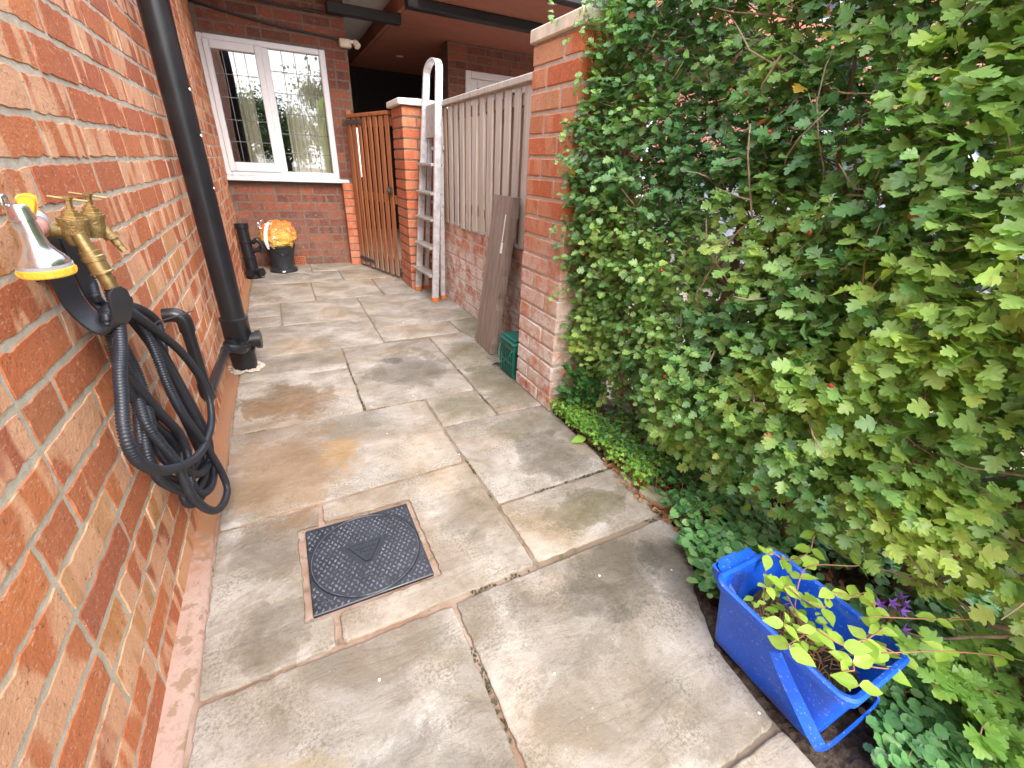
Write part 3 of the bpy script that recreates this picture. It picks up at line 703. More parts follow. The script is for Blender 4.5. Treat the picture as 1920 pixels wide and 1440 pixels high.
# sensor on the corner of the wall
t = thing('security_light', (1.16, 5.0, 1.92), 'small cream sensor box fixed high on the brick corner right of the window', 'sensor')
mb = MB(); mb.box((1.10, 4.985, 1.895), (1.20, 5.055, 1.955), .008); mb.build('housing', M['cream_stone'], t)
mb = MB(); mb.lathe((1.235, 4.99, 1.935), (.5, -.3, -.8), [(-.02, .012), (0, .026), (.035, .030), (.045, .02)], 16); mb.box((1.18, 4.98, 1.925), (1.25, 5.0, 1.95), .004); mb.build('head', M['cream_stone'], t, smooth=True, angle=50)
# cables clipped over the window
for nm, pts in (('lower', [(.01, 5.045, 2.055), (.25, 5.045, 2.02), (.55, 5.045, 1.985), (.9, 5.045, 1.962), (1.18, 5.045, 1.952)]), ('upper', [(.01, 5.045, 2.20), (.4, 5.045, 2.135), (.75, 5.045, 2.122), (1.18, 5.045, 2.125)])):
    mb = MB(); mb.tube(catmull(pts, .03), .009, 8)
    tag(mb.build('cable', M['black_plastic'], loc=pts[0], smooth=True), ('thin black cable running just above the window frame' if nm == 'lower' else 'upper black cable near the top of the red brick wall'), 'cable', 'cables on the brick wall')

# ================================================================== PILLARS, LOW WALL
def pillar(name, x0, y0, sx, sy, rows, course, mat, mort, label, cap, capmat, capz):
    t = thing(name, (x0 + sx / 2, y0 + sy / 2, 0), label, 'brick pillar')
    mb = MB(); bx = sx / 3; by = sy / 3; g = .0062
    for r in range(rows):
        z0 = r * course + g - .004; z1 = (r + 1) * course - g - .004
        if r % 2 == 0: B = [((0, 0), (2 * bx, by)), ((2 * bx, 0), (sx, 2 * by)), ((bx, 2 * by), (sx, sy)), ((0, by), (bx, sy))]
        else: B = [((0, 0), (bx, 2 * by)), ((bx, 0), (sx, by)), ((2 * bx, by), (sx, sy)), ((0, 2 * by), (2 * bx, sy))]
        for (a, b) in B:
            e = [g if a[0] > 0 else 0, g if a[1] > 0 else 0, g if b[0] < sx - 1e-6 else 0, g if b[1] < sy - 1e-6 else 0]
            jx = rnd.uniform(-.0012, .0012); jy = rnd.uniform(-.0012, .0012)
            mb.box((x0 + a[0] + e[0] + jx, y0 + a[1] + e[1] + jy, z0), (x0 + b[0] - e[2] + jx, y0 + b[1] - e[3] + jy, z1), .0035, .0012)
    br = mb.build('brickwork', mat, t)
    mb = MB(); mb.box((x0 + .004, y0 + .004, -.1), (x0 + sx - .004, y0 + sy - .004, rows * course - .003), .002); mb.build('mortar', mort, br)
    zt = rows * course - .003; mb = MB()
    mb.box((x0 - cap, y0 - cap, zt), (x0 + sx + cap, y0 + sy + cap, capz), .004)
    b0 = len(mb.v); zc = capz - .004; c4 = [(x0 - cap + .01, y0 - cap + .01), (x0 + sx + cap - .01, y0 - cap + .01), (x0 + sx + cap - .01, y0 + sy + cap - .01), (x0 - cap + .01, y0 + sy + cap - .01)]
    mb.v += [(x, y, capz + .0015) for x, y in c4] + [(x0 + sx / 2, y0 + sy / 2, capz + .028)]
    for i in range(4): mb.face([b0 + i, b0 + (i + 1) % 4, b0 + 4], (.5, .5, .5))
    mb.build('coping', capmat, t); return t
pillar('brick_pillar', 1.333, 1.462, .325, .325, 19, .0746, M['brick_pillar'], M['mortar_pink'], 'tall orange brick pillar half swallowed by the hedge, with stone coping', .012, M['cream_stone'], 1.458)
pillar('brick_pillar', 1.312, 3.772, .335, .335, 19, .0727, M['brick_gate'], M['mortar_back'], 'far brick pillar between the wooden gate and the slatted fence, with pale cap', .03, M['white_stone'], 1.418)
t = thing('low_wall', (1.6, 2.8, 0), 'low red brick wall whitened by salts under the slatted fence', 'wall')
mb = MB(); brick_panel(mb, (1.532, 1.79, -.004), (0, 1, 0), (-1, 0, 0), 1.98, .605, course=.0755, jit=.0015, header=.3)
lw = mb.build('brickwork', M['brick_low'], t)
mb = MB(); mb.box((1.532, 1.79, -.1), (1.68, 3.77, .598), .003); mb.build('mortar', M['mortar_pink'], lw)

# ================================================================== FENCE AND GATE
t = thing('slatted_fence', (1.55, 2.8, .6), 'grey vertical slat fence panel standing on the low brick wall', 'fence', None)
y = 3.72; i = 0
while y > 1.84:
    mb = MB(); zt = 1.352 + rnd.uniform(-.006, .004); zb = .595 + rnd.uniform(-.004, .008); wv = rnd.uniform(-.003, .003)
    mb.box((1.513, y - .033, zb), (1.525, y + .033, zt), .003, .001)
    s_ = mb.build('slat', M['wood_mid'] if i < 4 else M['wood_grey'], t)
    if i < 4: tag(s_, 'browner, less weathered slat')
    y -= .112; i += 1
for (a, b) in (((1.496, 1.80, 1.356), (1.556, 3.768, 1.388)),): mb = MB(); mb.box(a, b, .004); mb.build('top_rail', M['wood_grey'], t)
for z in (.70, 1.27): mb = MB(); mb.box((1.5285, 1.80, z), (1.556, 3.768, z + .055), .003); mb.build('cross_rail', M['wood_mid'], t)
mb = MB(); y = 3.664
while y > 1.80: mb.box((1.585, y - .046, .60), (1.597, y + .046, 1.33), .004); y -= .112
tag(mb.build('back_slats', M['wood_mid'], t), 'rear row of slats half seen through the gaps')  # darker timber tone paints in the shade behind the front row
mb = MB(); mb.box((1.50, 1.815, .60), (1.5045 + .045, 1.86, 1.354), .004); mb.build('end_post', M['wood_grey'], t)

mb = MB(); mb.tube(catmull([(1.462, 1.845, .02), (1.468, 1.85, .3), (1.47, 1.85, .62), (1.468, 1.84, 1.33)], .1), .011, 10)
tag(mb.build('conduit', M['grey_plastic'], loc=(1.46, 1.845, 0), smooth=True), 'thin grey conduit standing against the far side of the tall brick pillar', 'pipe')

t = thing('wooden_gate', (1.085, 4.87, 0), 'brown vertical slat wooden gate greying at the foot, beside the window', 'gate')
ga, gb = Vector((1.085, 4.88, 0)), Vector((1.315, 4.13, 0)); gd = (gb - ga).normalized(); gl = (gb - ga).length; gn = Vector((-gd.y, gd.x, 0)); 
if gn.x > 0: gn = -gn
gm = Matrix((gd, gn, Vector((0, 0, 1)))).transposed()
def gbox(u0, u1, v0, v1, z0, z1, bev=.004, mb=None):
    mb = mb or MB(); c = ga + gd * ((u0 + u1) / 2) + gn * ((v0 + v1) / 2) + Vector((0, 0, (z0 + z1) / 2))
    mb.obox(c, ((u1 - u0) / 2, (v1 - v0) / 2, (z1 - z0) / 2), gm, bev); return mb
k = 8; pitch = gl / k
for i in range(k):
    u = i * pitch + .012; gbox(u, u + pitch * .62, .008, .020, .022 + .004 * (i % 2), 1.335).build('slat', M['wood_gate'], t)
for z in (.10, .66, 1.26): gbox(.01, gl - .02, -.03, -.001, z, z + .07).build('cross_rail', M['wood_gate'], t)
gbox(.0, gl - .01, -.035, .024, 1.337, 1.366).build('top_rail', M['wood_gate'], t)
for z in (1.285, .07):
    gbox(.0, .30, .0205, .0265, z, z + .035, .001).build('hinge', M['iron'], t)
mb = gbox(gl - .10, gl - .02, .0205, .032, .735, .80, .004); mb.lathe(ga + gd * (gl - .05) + gn * .04 + Vector((0, 0, .765)), gn, [(0, .022), (.012, .022), (.02, .012)], 14); mb.build('latch', M['iron'], t)
mb = MB(); mb.box((1.072, 4.888, 0), (1.115, 4.94, 1.40), .004); tag(mb.build('gate_post', M['wood_gate'], loc=(1.1, 4.91, 0)), 'slim brown timber post the gate hangs from, against the house corner', 'post')

# ================================================================== DOWNPIPE AND WASTE PIPE
t = thing('downpipe', (.082, 2.45, 0), 'thick black soil pipe running down the orange brick wall', 'pipe')
px, py = .084, 2.45
mb = MB(); mb.tube([(px, py, .27), (px, py, 1.2), (px, py, 2.5)], .052, 28); mb.build('pipe', M['black_plastic'], t, smooth=True, angle=60)
mb = MB(); mb.lathe((px, py, 0), (0, 0, 1), [(.155, .054), (.165, .061), (.262, .061), (.268, .064), (.275, .064), (.280, .054)], 28); mb.build('collar', M['black_plastic'], t, smooth=True, angle=40)
mb = MB(); mb.lathe((px, py, 0), (0, 0, 1), [(-.01, .055), (.085, .059), (.098, .063), (.108, .063), (.112, .055), (.158, .053)], 28); mb.build('socket', M['black_plastic'], t, smooth=True, angle=40)
mb = MB(); mb.lathe((px, py, .150), (1, -.05, 0), [(0, .04), (.075, .040), (.076, .046), (.098, .046), (.100, .038)], 24); mb.build('inspection_cap', M['black_plastic'], t, smooth=True, angle=40)
mb = MB(); mb.lathe((px, py, .148), (-.55, -.85, 0), [(0, .034), (.072, .034), (.074, .030)], 20); mb.build('boss', M['black_plastic'], t, smooth=True, angle=40)
mb = MB(); mb.lathe((px, py, .146), (.30, -1, 0), [(0, .024), (.074, .024), (.076, .027), (.094, .027)], 20); mb.build('boss', M['black_plastic'], t, smooth=True, angle=40)
for (z, a) in ((1.50, .3), (1.06, .5), (.86, .8), (1.22, .45)): mb = MB(); mb.lathe((px + .0525 * math.cos(a - .6), py + .0525 * math.sin(a - .6 - .4), z), (math.cos(a - .6), math.sin(a - 1.0), 0), [(-.001, .006), (.0008, .005)], 7); mb.build('paint_splash', M['label'], t)
mb = MB()
for i in range(60):
    a = rnd.uniform(0, 6.28); rr = .055 + rnd.uniform(0, .028); q = (px + rr * math.cos(a), py + rr * math.sin(a), rnd.uniform(-.003, .008)); mb.lathe(q, (rnd.uniform(-.3, .3), rnd.uniform(-.3, .3), 1), [(0, rnd.uniform(.008, .016)), (.006, rnd.uniform(.006, .010)), (.010, .002)], 7)
tag(mb.build('mortar_collar', M['mortar_pink'], loc=(px, py, 0)), 'lumpy mortar packed round the foot of the black downpipe', 'mortar')
t = thing('waste_pipe', (.03, 1.66, .1), 'slimmer black waste pipe bending out of the brick wall and down to the soil pipe', 'pipe')
wx = .052; wy = 1.612
mb = MB(); pts = [(-.002, wy, .547), (.018, wy, .547)]
for a in range(0, 91, 10): pts.append((wx - .028 + .028 * math.sin(R(a)), wy, .547 - .028 + .028 * math.cos(R(a))))
pts.append((wx, wy, .490)); mb.tube(pts, .0215, 18); mb.build('elbow', M['black_plastic'], t, smooth=True, angle=50)
mb = MB(); mb.tube([(wx, wy, .495), (wx, wy, .290)], .0180, 18); mb.build('pipe', M['black_plastic'], t, smooth=True, angle=50)
pts = [(wx, wy, .305)]
for a in range(0, 91, 10): pts.append((wx, wy + .03 - .03 * math.cos(R(a)), .278 - .03 * math.sin(R(a))))
pts.append((wx, wy + .055, .246)); mb = MB(); mb.tube(pts, .0215, 18); mb.build('elbow', M['black_plastic'], t, smooth=True, angle=50)
mb = MB(); mb.tube([(wx, wy + .045, .247), (.048, 2.225, .190)], .0180, 18); mb.build('pipe', M['black_plastic'], t, smooth=True, angle=50)
pts = [(.048, 2.205, .192), (.048, 2.235, .189), (.052, 2.252, .187), (.066, 2.262, .183), (.090, 2.272, .172), (.106, 2.295, .160), (.110, 2.33, .150), (.110, 2.37, .145)]
mb = MB(); mb.tube(catmull(pts, .008), .0205, 18); mb.build('elbow', M['black_plastic'], t, smooth=True, angle=50)

# ================================================================== TAP, NOZZLE, HOOK, HOSE
t = thing('garden_tap', (0, 1.03, .88), 'brass double garden tap with T handles on the brick wall', 'tap')
mb = MB(); mb.lathe((.0, 1.035, .872), (1, -.25, 0), [(0, .024), (.008, .024), (.009, .014), (.05, .014), (.052, .018), (.062, .018)], 16)
mb.tube(catmull([(.035, .985, .876), (.05, 1.0, .872), (.066, 1.04, .870), (.07, 1.075, .872)], .006), .0125, 14)
mb.lathe((.066, 1.0, .845), (.12, 0, 1), [(0, .013), (.010, .017), (.022, .0205), (.040, .0205), (.043, .0225), (.050, .0225)], 20)
mb.lathe((.082, 1.052, .852), (.12, 0, 1), [(0, .012), (.010, .015), (.022, .018), (.036, .018), (.040, .020), (.046, .020)], 20)
bd = mb.build('body', M['brass_cast'], t, smooth=True, angle=35)
for (x, y, z, s_) in ((.072, 1.0, .893, 1.0), (.088, 1.052, .896, .9)):
    mb = MB(); a = Vector((.12, 0, 1)).normalized()
    mb.lathe((x, y, z), a, [(0, .0175 * s_), (.005, .0175 * s_), (.006, .014 * s_), (.013, .014 * s_), (.0135, .010 * s_), (.017, .010 * s_), (.018, .0055), (.034, .0050), (.035, .008), (.040, .008)], 6)
    c = Vector((x, y, z)) + a * .037
    mb.beam(c + Vector((-.027, -.004, .004)), c + Vector((.027, .004, -.006)), .006, .0045, bev=.0015)
    mb.build('handle', M['brass'], t, smooth=True, angle=30)
mb = MB(); mb.lathe((.076, .985, .868), (.10, -.02, -.5), [(0, .011), (.032, .012), (.034, .0165), (.042, .0165), (.044, .0185), (.052, .0185), (.053, .0165), (.072, .0165), (.074, .0185), (.077, .0185), (.078, .0125), (.108, .0115)], 20)
mb.build('outlet', M['brass'], t, smooth=True, angle=35)
mb = MB(); mb.lathe((.094, 1.062, .875), (.20, .02, -.5), [(0, .0085), (.020, .0085), (.021, .0135), (.029, .0135), (.030, .0075), (.044, .0078), (.045, .0065), (.058, .0065)], 16)
mb.build('outlet', M['brass_cast'], t, smooth=True, angle=35)

t.scale = (.9, .86, .86)
t = thing('spray_nozzle', (.048, .88, .86), 'silver bell-shaped hose spray gun with yellow ring hanging left of the brass tap', 'spray gun')
ax = Vector((.02, .045, -1)).normalized(); top = Vector((.055, .868, .920))
def at(h): return top + ax * h
mb = MB(); mb.lathe(top, ax, [(.012, .015), (.018, .0165), (.035, .0175), (.055, .0205), (.066, .026), (.076, .034), (.083, .0385), (.088, .0395)], 36); mb.build('body', M['chrome'], t, smooth=True, angle=50)
mb = MB(); mb.lathe(top, ax, [(.0882, .0400), (.0942, .0402)], 36); g = mb.build('dial_ring', M['grey_plastic'], t, smooth=True, angle=40)
mb = MB(); prof = []
b0 = 0
mb.lathe(top, ax, [(.0945, .0405), (.096, .0418), (.107, .0418), (.109, .040), (.1095, .030)], 36)
for i in range(18):
    a = 2 * math.pi * i / 18; ref = Vector((1, 0, 0)); nn = (ref - ax * ref.dot(ax)).normalized(); bb = ax.cross(nn)
    rdir = nn * math.cos(a) + bb * math.sin(a); c = at(.1015) + rdir * .0418; mb.obox(c, (.0012, .0012, .004), Matrix((rdir, ax.cross(rdir), ax)).transposed(), .0005)
mb.build('yellow_ring', M['yellow'], t, smooth=True, angle=40)
mb = MB(); mb.lathe(top, ax, [(-.012, .013), (-.006, .0165), (.008, .0175), (.010, .0185), (.014, .0185)], 28); mb.obox(at(-.018) + Vector((-.012, -.004, .0)), (.004, .012, .010), Matrix.Identity(3), .003); mb.build('cap', M['grey_plastic'] if False else M['chrome'], t, smooth=True, angle=50)
mb = MB(); b0 = at(-.004) + Vector((.012, .006, 0)); fan = [(0, -.016), (.006, -.006), (.012, .008), (.0135, .018), (.008, .023), (0, .0245), (-.008, .023), (-.0135, .018), (-.012, .008), (-.006, -.006)]
for off in (-.0035, -.0045, .0045, .0035):
    kk = .86 if abs(off) > .004 else 1
    for (u, v) in fan: mb.v.append(tuple(b0 + Vector((u * kk * .75 + .002, u * kk * .65 + off * .6, v * kk - off * 0)) + Vector((.0, off, .0)) + Vector((0, abs(v) * .1, 0))))
nf = len(fan)
for L_ in range(3):
    for i in range(nf): mb.face([L_ * nf + i, L_ * nf + (i + 1) % nf, (L_ + 1) * nf + (i + 1) % nf, (L_ + 1) * nf + i], (0, 0, 0))
mb.face(list(range(nf))[::-1], (0, 0, 0)); mb.face([3 * nf + i for i in range(nf)], (0, 0, 0)); mb.build('trigger', M['yellow'], t, smooth=True, angle=50)
mb = MB(); mb.tube([at(.03) + Vector((.0, .012, .0)), Vector((.048, .93, .885)), Vector((.046, .955, .893))], .0145, 18); mb.build('neck', M['pink_plastic'], t, smooth=True)
mb = MB(); mb.lathe((.0465, .945, .890), (-.02, .06, .018), [(0, .0165), (.016, .0172), (.017, .0185), (.021, .0185), (.022, .0165), (.030, .0165)], 20); mb.build('connector', M['grey_plastic'], t, smooth=True, angle=40)
mb = MB(); mb.lathe((.036, .968, .897), (-.01, .06, .014), [(0, .0155), (.022, .0165), (.028, .012)], 18); mb.build('coupling', M['brass'], t, smooth=True, angle=40)
nozzle = t
# dial lettering (raised pale capitals round the grey ring)
def ring_text(txt, a0, parent):
    cu = bpy.data.curves.new('lettering', 'FONT'); cu.body = txt; cu.size = .0052; cu.extrude = .0002; cu.align_x = 'CENTER'; cu.align_y = 'CENTER'
    ob = bpy.data.objects.new('tmp', cu); COL.objects.link(ob); dg = bpy.context.evaluated_depsgraph_get(); me = bpy.data.meshes.new_from_object(ob.evaluated_get(dg)); bpy.data.objects.remove(ob)
    Rr = .0406; outw = Vector((1, 0, 0)); nn = (outw - ax * outw.dot(ax)).normalized(); bb = ax.cross(nn)
    for v in me.vertices:
        ang = a0 + v.co.x / Rr; rd = nn * math.cos(ang) + bb * math.sin(ang); p = at(.0912 - v.co.y) + rd * (Rr + v.co.z + .0001); v.co = p - Vector(t['_o'])
    me.materials.append(M['label']); o2 = bpy.data.objects.new('lettering', me); COL.objects.link(o2); o2.parent = parent; o2['_o'] = list(t['_o'])
for i, s_ in enumerate(('JET', 'FLAT', 'CENTER', 'MIST')): ring_text(s_, -1.75 + i * .55, g)

nozzle.scale = (.76, .76, .80); nozzle.location.z += .008
t = thing('hose_hanger', (0, 1.0, .75), 'black curved double-arm hose hanger below the brass tap', 'hose hanger')
def strap(pts, wdir, wd, th, name):
    P = catmull(pts, .006); mb = MB(); W = Vector(wdir).normalized(); b0 = 0; n = len(P)
    for i, p in enumerate(P):
        tt = (P[min(i + 1, n - 1)] - P[max(i - 1, 0)]).normalized(); nn = tt.cross(W).normalized()
        u = i / (n - 1); w_ = wd * (1 if u < .93 else math.sqrt(max(.05, 1 - ((u - .93) / .075) ** 2)))
        for (a, b) in ((-1, -1), (1, -1), (1, 1), (-1, 1)): mb.v.append(tuple(p + W * a * w_ / 2 + nn * b * th / 2))
    for i in range(n - 1):
        for j in range(4): mb.face([i * 4 + j, i * 4 + (j + 1) % 4, (i + 1) * 4 + (j + 1) % 4, (i + 1) * 4 + j], (0, 0, 0))
    mb.face([3, 2, 1, 0], (0, 0, 0)); mb.face([4 * (n - 1) + j for j in range(4)], (0, 0, 0))
    return mb.build(name, M['black_matt'], t, smooth=True, angle=40)
strap([(.022, 1.000, .835), (.023, 1.000, .790), (.028, .996, .752), (.045, .985, .722), (.068, .968, .709), (.090, .953, .724), (.103, .944, .752), (.106, .942, .790)], (.42, .91, 0), .040, .0045, 'arm')
strap([(.018, 1.095, .85), (.019, 1.095, .79), (.024, 1.090, .745), (.038, 1.080, .718), (.058, 1.065, .706), (.078, 1.052, .722), (.088, 1.045, .750)], (.35, .94, 0), .028, .0045, 'arm')
mb = MB(); mb.box((.001, .965, .80), (.0085, 1.125, .86), .002); mb.build('back_plate', M['black_matt'], t)

HOSE = [(0.082,1.007,0.794),(0.084,0.987,0.76),(0.085,0.969,0.726),(0.087,0.929,0.69),(0.088,0.879,0.661),(0.09,0.839,0.629),(0.09,0.807,0.597),(0.09,0.796,0.562),(0.09,0.813,0.52),(0.09,0.878,0.457),(0.09,0.996,0.384),(0.09,1.129,0.322),
(0.09,1.26,0.288),(0.09,1.369,0.286),(0.09,1.425,0.321),(0.09,1.417,0.388),(0.089,1.355,0.475),(0.085,1.292,0.547),(0.081,1.212,0.612),(0.078,1.143,0.664),(0.074,1.083,0.705),(0.07,1.04,0.732),(0.062,1.004,0.73),(0.063,0.985,0.683),
(0.065,0.977,0.632),(0.066,1.009,0.572),(0.067,1.066,0.485),(0.068,1.136,0.391),(0.068,1.149,0.323),(0.068,1.11,0.285),(0.068,1.107,0.237),(0.068,1.168,0.18),(0.068,1.257,0.139),(0.068,1.331,0.144),(0.068,1.346,0.192),(0.068,1.327,0.276),
(0.068,1.283,0.391),(0.066,1.249,0.494),(0.063,1.216,0.579),(0.06,1.175,0.646),(0.058,1.123,0.692),(0.055,1.074,0.72),(0.046,1.039,0.717),(0.046,1.044,0.647),(0.047,1.044,0.577),(0.048,1.017,0.522),(0.048,0.978,0.481),(0.048,0.968,0.42),
(0.048,1.011,0.359),(0.048,1.092,0.286),(0.048,1.178,0.236),(0.048,1.286,0.205),(0.048,1.341,0.23),(0.048,1.318,0.326),(0.048,1.285,0.434),(0.047,1.267,0.526),(0.046,1.246,0.597),(0.046,1.207,0.656),(0.045,1.135,0.702),(0.035,1.079,0.697),
(0.045,1.059,0.624),(0.055,1.022,0.561),(0.066,0.975,0.516),(0.076,0.975,0.463),(0.086,0.988,0.402),(0.086,0.995,0.348),(0.086,1.012,0.286),(0.086,1.068,0.205),(0.086,1.145,0.132),(0.086,1.243,0.078),(0.086,1.324,0.064),(0.086,1.33,0.112),
(0.086,1.289,0.202),(0.086,1.226,0.309),(0.086,1.148,0.428),(0.081,1.131,0.51),(0.076,1.142,0.573),(0.07,1.155,0.62),(0.065,1.145,0.663),(0.06,1.108,0.701),(0.03,1.098,0.681),(0.033,1.1,0.585),(0.035,1.112,0.508),(0.037,1.112,0.431),
(0.04,1.107,0.367),(0.04,1.164,0.271),(0.04,1.263,0.182),(0.04,1.371,0.139),(0.04,1.415,0.17),(0.04,1.38,0.292),(0.04,1.335,0.411),(0.04,1.323,0.488),(0.04,1.368,0.547),(0.037,1.392,0.591),(0.035,1.322,0.644),(0.033,1.219,0.688),
(0.03,1.12,0.713),(0.03,1.084,0.739),(0.022,1.114,0.763),(0.022,1.118,0.793),(0.022,1.12,0.815)]
extra = []
for (a_, b_, dx_, dy_, dz_) in ((22, 42, -.018, .030, .012), (42, 59, .022, .034, -.012), (22, 41, -.028, .012, -.030), (42, 58, .010, -.012, -.034)):
    for i_, p_ in enumerate(HOSE[a_:b_]):
        t_ = math.sin(math.pi * i_ / (b_ - a_ - 1)); extra.append((max(.022, p_[0] + dx_ * t_), p_[1] + dy_ * t_ + .010 * math.sin(i_ * 1.3), p_[2] + dz_ * t_))
HOSE = HOSE[:59] + extra + HOSE[59:]
P = catmull(HOSE, .0018)
# resample evenly for the corrugation
acc = [0.0]
for a, b in zip(P[:-1], P[1:]): acc.append(acc[-1] + (b - a).length)
tot = acc[-1]; st = .0019; nP = int(tot / st); Q = []; j = 0
for i in range(nP):
    s_ = i * st
    while acc[j + 1] < s_: j += 1
    f = (s_ - acc[j]) / max(1e-9, acc[j + 1] - acc[j]); Q.append(P[j].lerp(P[j + 1], f))
# three samples per rib
rad = [(.0101 if i % 3 < 2 else .0076) for i in range(nP)]
mb = MB(); mb.tube(Q, rad, 12)
tag(mb.build('garden_hose', M['hose'], loc=(.08, 1.05, .7), smooth=True), 'long black corrugated hose coiled over the wall hanger', 'hose')
mb = MB(); mb.beam((.06, 1.30, .62), (.10, 1.50, .585), .008, .002); mb.beam((.052, 1.25, .625), (.062, 1.31, .62), .005, .002)
tag(mb.build('cable_tie', M['black_matt'], loc=(.08, 1.4, .6)), 'loose end of a black tie sticking out of the hose coil', 'tie')

# ================================================================== MANHOLE COVER
t = thing('manhole_cover', (.436, .963, 0), 'black patterned plastic manhole cover set in the paving', 'manhole cover')
x0, x1, y0, y1 = .285, .588, .813, 1.114
mb = MB(); mb.box((x0, y0, -.02), (x1, y1, .0015), .002); fr = mb.build('frame', M['cover_plate'], t)
mb = MB(); cxm, cym = (x0 + x1) / 2, (y0 + y1) / 2; rl_ = .147
mb.lathe((cxm, cym, 0), (0, 0, 1), [(-.01, rl_), (.0008, rl_), (.0024, rl_ - .0015), (.0022, rl_ - .004), (.0018, rl_ - .0045)], 72); lid = mb.build('lid', M['cover_plate'], t, smooth=True, angle=30)
tri = [(cxm - .048, cym + .034), (cxm + .046, cym + .034), (cxm + .006, cym - .034), (cxm - .008, cym - .034)]
def intri(x, y):
    if not (cym - .042 < y < cym + .042): return False
    tt = (cym + .042 - y) / .084; return abs(x - cxm) < .056 * (1 - tt) + .012
mb = MB(); mb.tube([(cxm + (rl_ + .0012) * math.cos(2 * math.pi * i / 80), cym + (rl_ + .0012) * math.sin(2 * math.pi * i / 80), .0016) for i in range(81)], .0016, 6, cap=False); mb.build('rim', M['black_plastic'], lid, smooth=True)
mb = MB(); mb.tube([(cxm + (rl_ - .0022) * math.cos(2 * math.pi * i / 80), cym + (rl_ - .0022) * math.sin(2 * math.pi * i / 80), .0020) for i in range(81)], .0010, 6, cap=False); mb.build('worn_edge', M['stud'], lid, smooth=True)
mlid, mfr = MB(), MB(); p_ = .0150; row = 0; yy = y0 + .008
while yy < y1 - .006:
    xx = x0 + .008 + (p_ / 2 if row % 2 else 0)
    while xx < x1 - .006:
        d = math.hypot(xx - cxm, yy - cym); a = (.6 if row % 2 else -.6) + 1.57
        if (d < rl_ - .009 and not intri(xx, yy)) or d > rl_ + .006:
            q = mlid if d < rl_ else mfr; z = .0019 if d < rl_ else .0015
            c, s_ = math.cos(a), math.sin(a); b0 = len(q.v); h = .0032
            for (u, v, w_) in ((-.0066, 0, 0), (0, -.0037, 0), (.0066, 0, 0), (0, .0037, 0), (-.0022, 0, h), (.0022, 0, h)): q.v.append((xx + u * c - v * s_, yy + u * s_ + v * c, z + w_))
            for f in ((0, 1, 4), (1, 5, 4), (1, 2, 5), (2, 3, 5), (3, 4, 5), (3, 0, 4)): q.face([b0 + i for i in f], (.3, .3, .3))
        xx += p_
    yy += p_ * .80; row += 1
mlid.build('studs', M['stud'], lid); mfr.build('studs', M['stud'], fr)
mb = MB(); b0 = len(mb.v); n = 4
for z, ins in ((.0015, 0), (.0040, .0), (.0040, .0016), (.0028, .0022)):
    for (x, y) in tri: c = Vector((cxm, cym + .006)); q = Vector((x, y)); q = q + (c - q).normalized() * ins; mb.v.append((q.x, q.y, z))
for L_ in range(3):
    for i in range(4): mb.face([b0 + L_ * 4 + i, b0 + L_ * 4 + (i + 1) % 4, b0 + (L_ + 1) * 4 + (i + 1) % 4, b0 + (L_ + 1) * 4 + i], (0, 0, 0))
mb.face([b0 + 12 + i for i in range(4)], (0, 0, 0)); em = mb.build('emblem', M['cover_plate'], lid)
for txt, dy, sz in (('CLARK', .020, .017), ('DRAIN', .004, .0125), ('CD', -.013, .011), ('15', -.024, .008)):
    cu = bpy.data.curves.new('raised_lettering', 'FONT'); cu.body = txt; cu.size = sz; cu.extrude = .0006; cu.align_x = 'CENTER'; cu.align_y = 'CENTER'
    ob = bpy.data.objects.new('tmp', cu); COL.objects.link(ob); dg = bpy.context.evaluated_depsgraph_get(); me = bpy.data.meshes.new_from_object(ob.evaluated_get(dg)); bpy.data.objects.remove(ob)
    me.materials.append(M['black_matt']); o2 = bpy.data.objects.new('raised_lettering', me); COL.objects.link(o2); o2.parent = lid; o2.location = (cxm - t.location.x, cym + dy - t.location.y, .0036)

# ================================================================== LADDER
t = thing('stepladder', (1.43, 3.54, 0), 'folded aluminium stepladder with orange feet leaning by the far brick pillar', 'ladder')
def st_front(y_, s): # point on a front stile at height fraction s: near (y_=0) or far (1)
    a = Vector((1.385, 3.335, .012)) if y_ == 0 else Vector((1.355, 3.725, .012)); b = Vector((1.488, 3.405, 1.52)) if y_ == 0 else Vector((1.480, 3.675, 1.52)); return a.lerp(b, s)
hoop = [st_front(0, 1), st_front(0, 1) + Vector((.004, .004, .055)), Vector((1.494, 3.44, 1.612)), Vector((1.494, 3.50, 1.630)), Vector((1.492, 3.58, 1.630)), Vector((1.490, 3.64, 1.612)), st_front(1, 1) + Vector((.004, -.004, .055)), st_front(1, 1)]
for q in (0, 1): mb = MB(); mb.beam(st_front(q, 0), st_front(q, 1), .026, .050, up=(1, 0, 0), bev=.003); mb.build('stile', M['alu'], t)
P = catmull(hoop, .02); mb = MB()
for a, b in zip(P[:-1], P[1:]): mb.beam(a - (b - a) * .1, b + (b - a) * .1, .050, .020, up=(0, .01, 1) if False else (a - Vector((1.49, 3.54, 1.45))).normalized(), bev=.003)
mb.build('handle_hoop', M['alu'], t)
for q in (0, 1):
    a = Vector((1.468, 3.385, .012)) if q == 0 else Vector((1.432, 3.745, .012)); b = Vector((1.500, 3.425, 1.30)) if q == 0 else Vector((1.50, 3.665, 1.30))
    mb = MB(); mb.beam(a, b, .024, .034, up=(1, 0, 0), bev=.003); mb.build('rear_stile', M['alu'], t)
    mb = MB(); mb.beam(a - Vector((0, 0, .014)), a + Vector((0, 0, .022)), .030, .036, up=(1, 0, 0), bev=.004); mb.build('foot', M['orange_foot'], t)
    c = st_front(q, 0); mb = MB(); mb.beam(c - Vector((0, 0, .014)), c + Vector((0, 0, .022)), .032, .050, up=(1, 0, 0), bev=.004); mb.build('foot', M['orange_foot'], t)
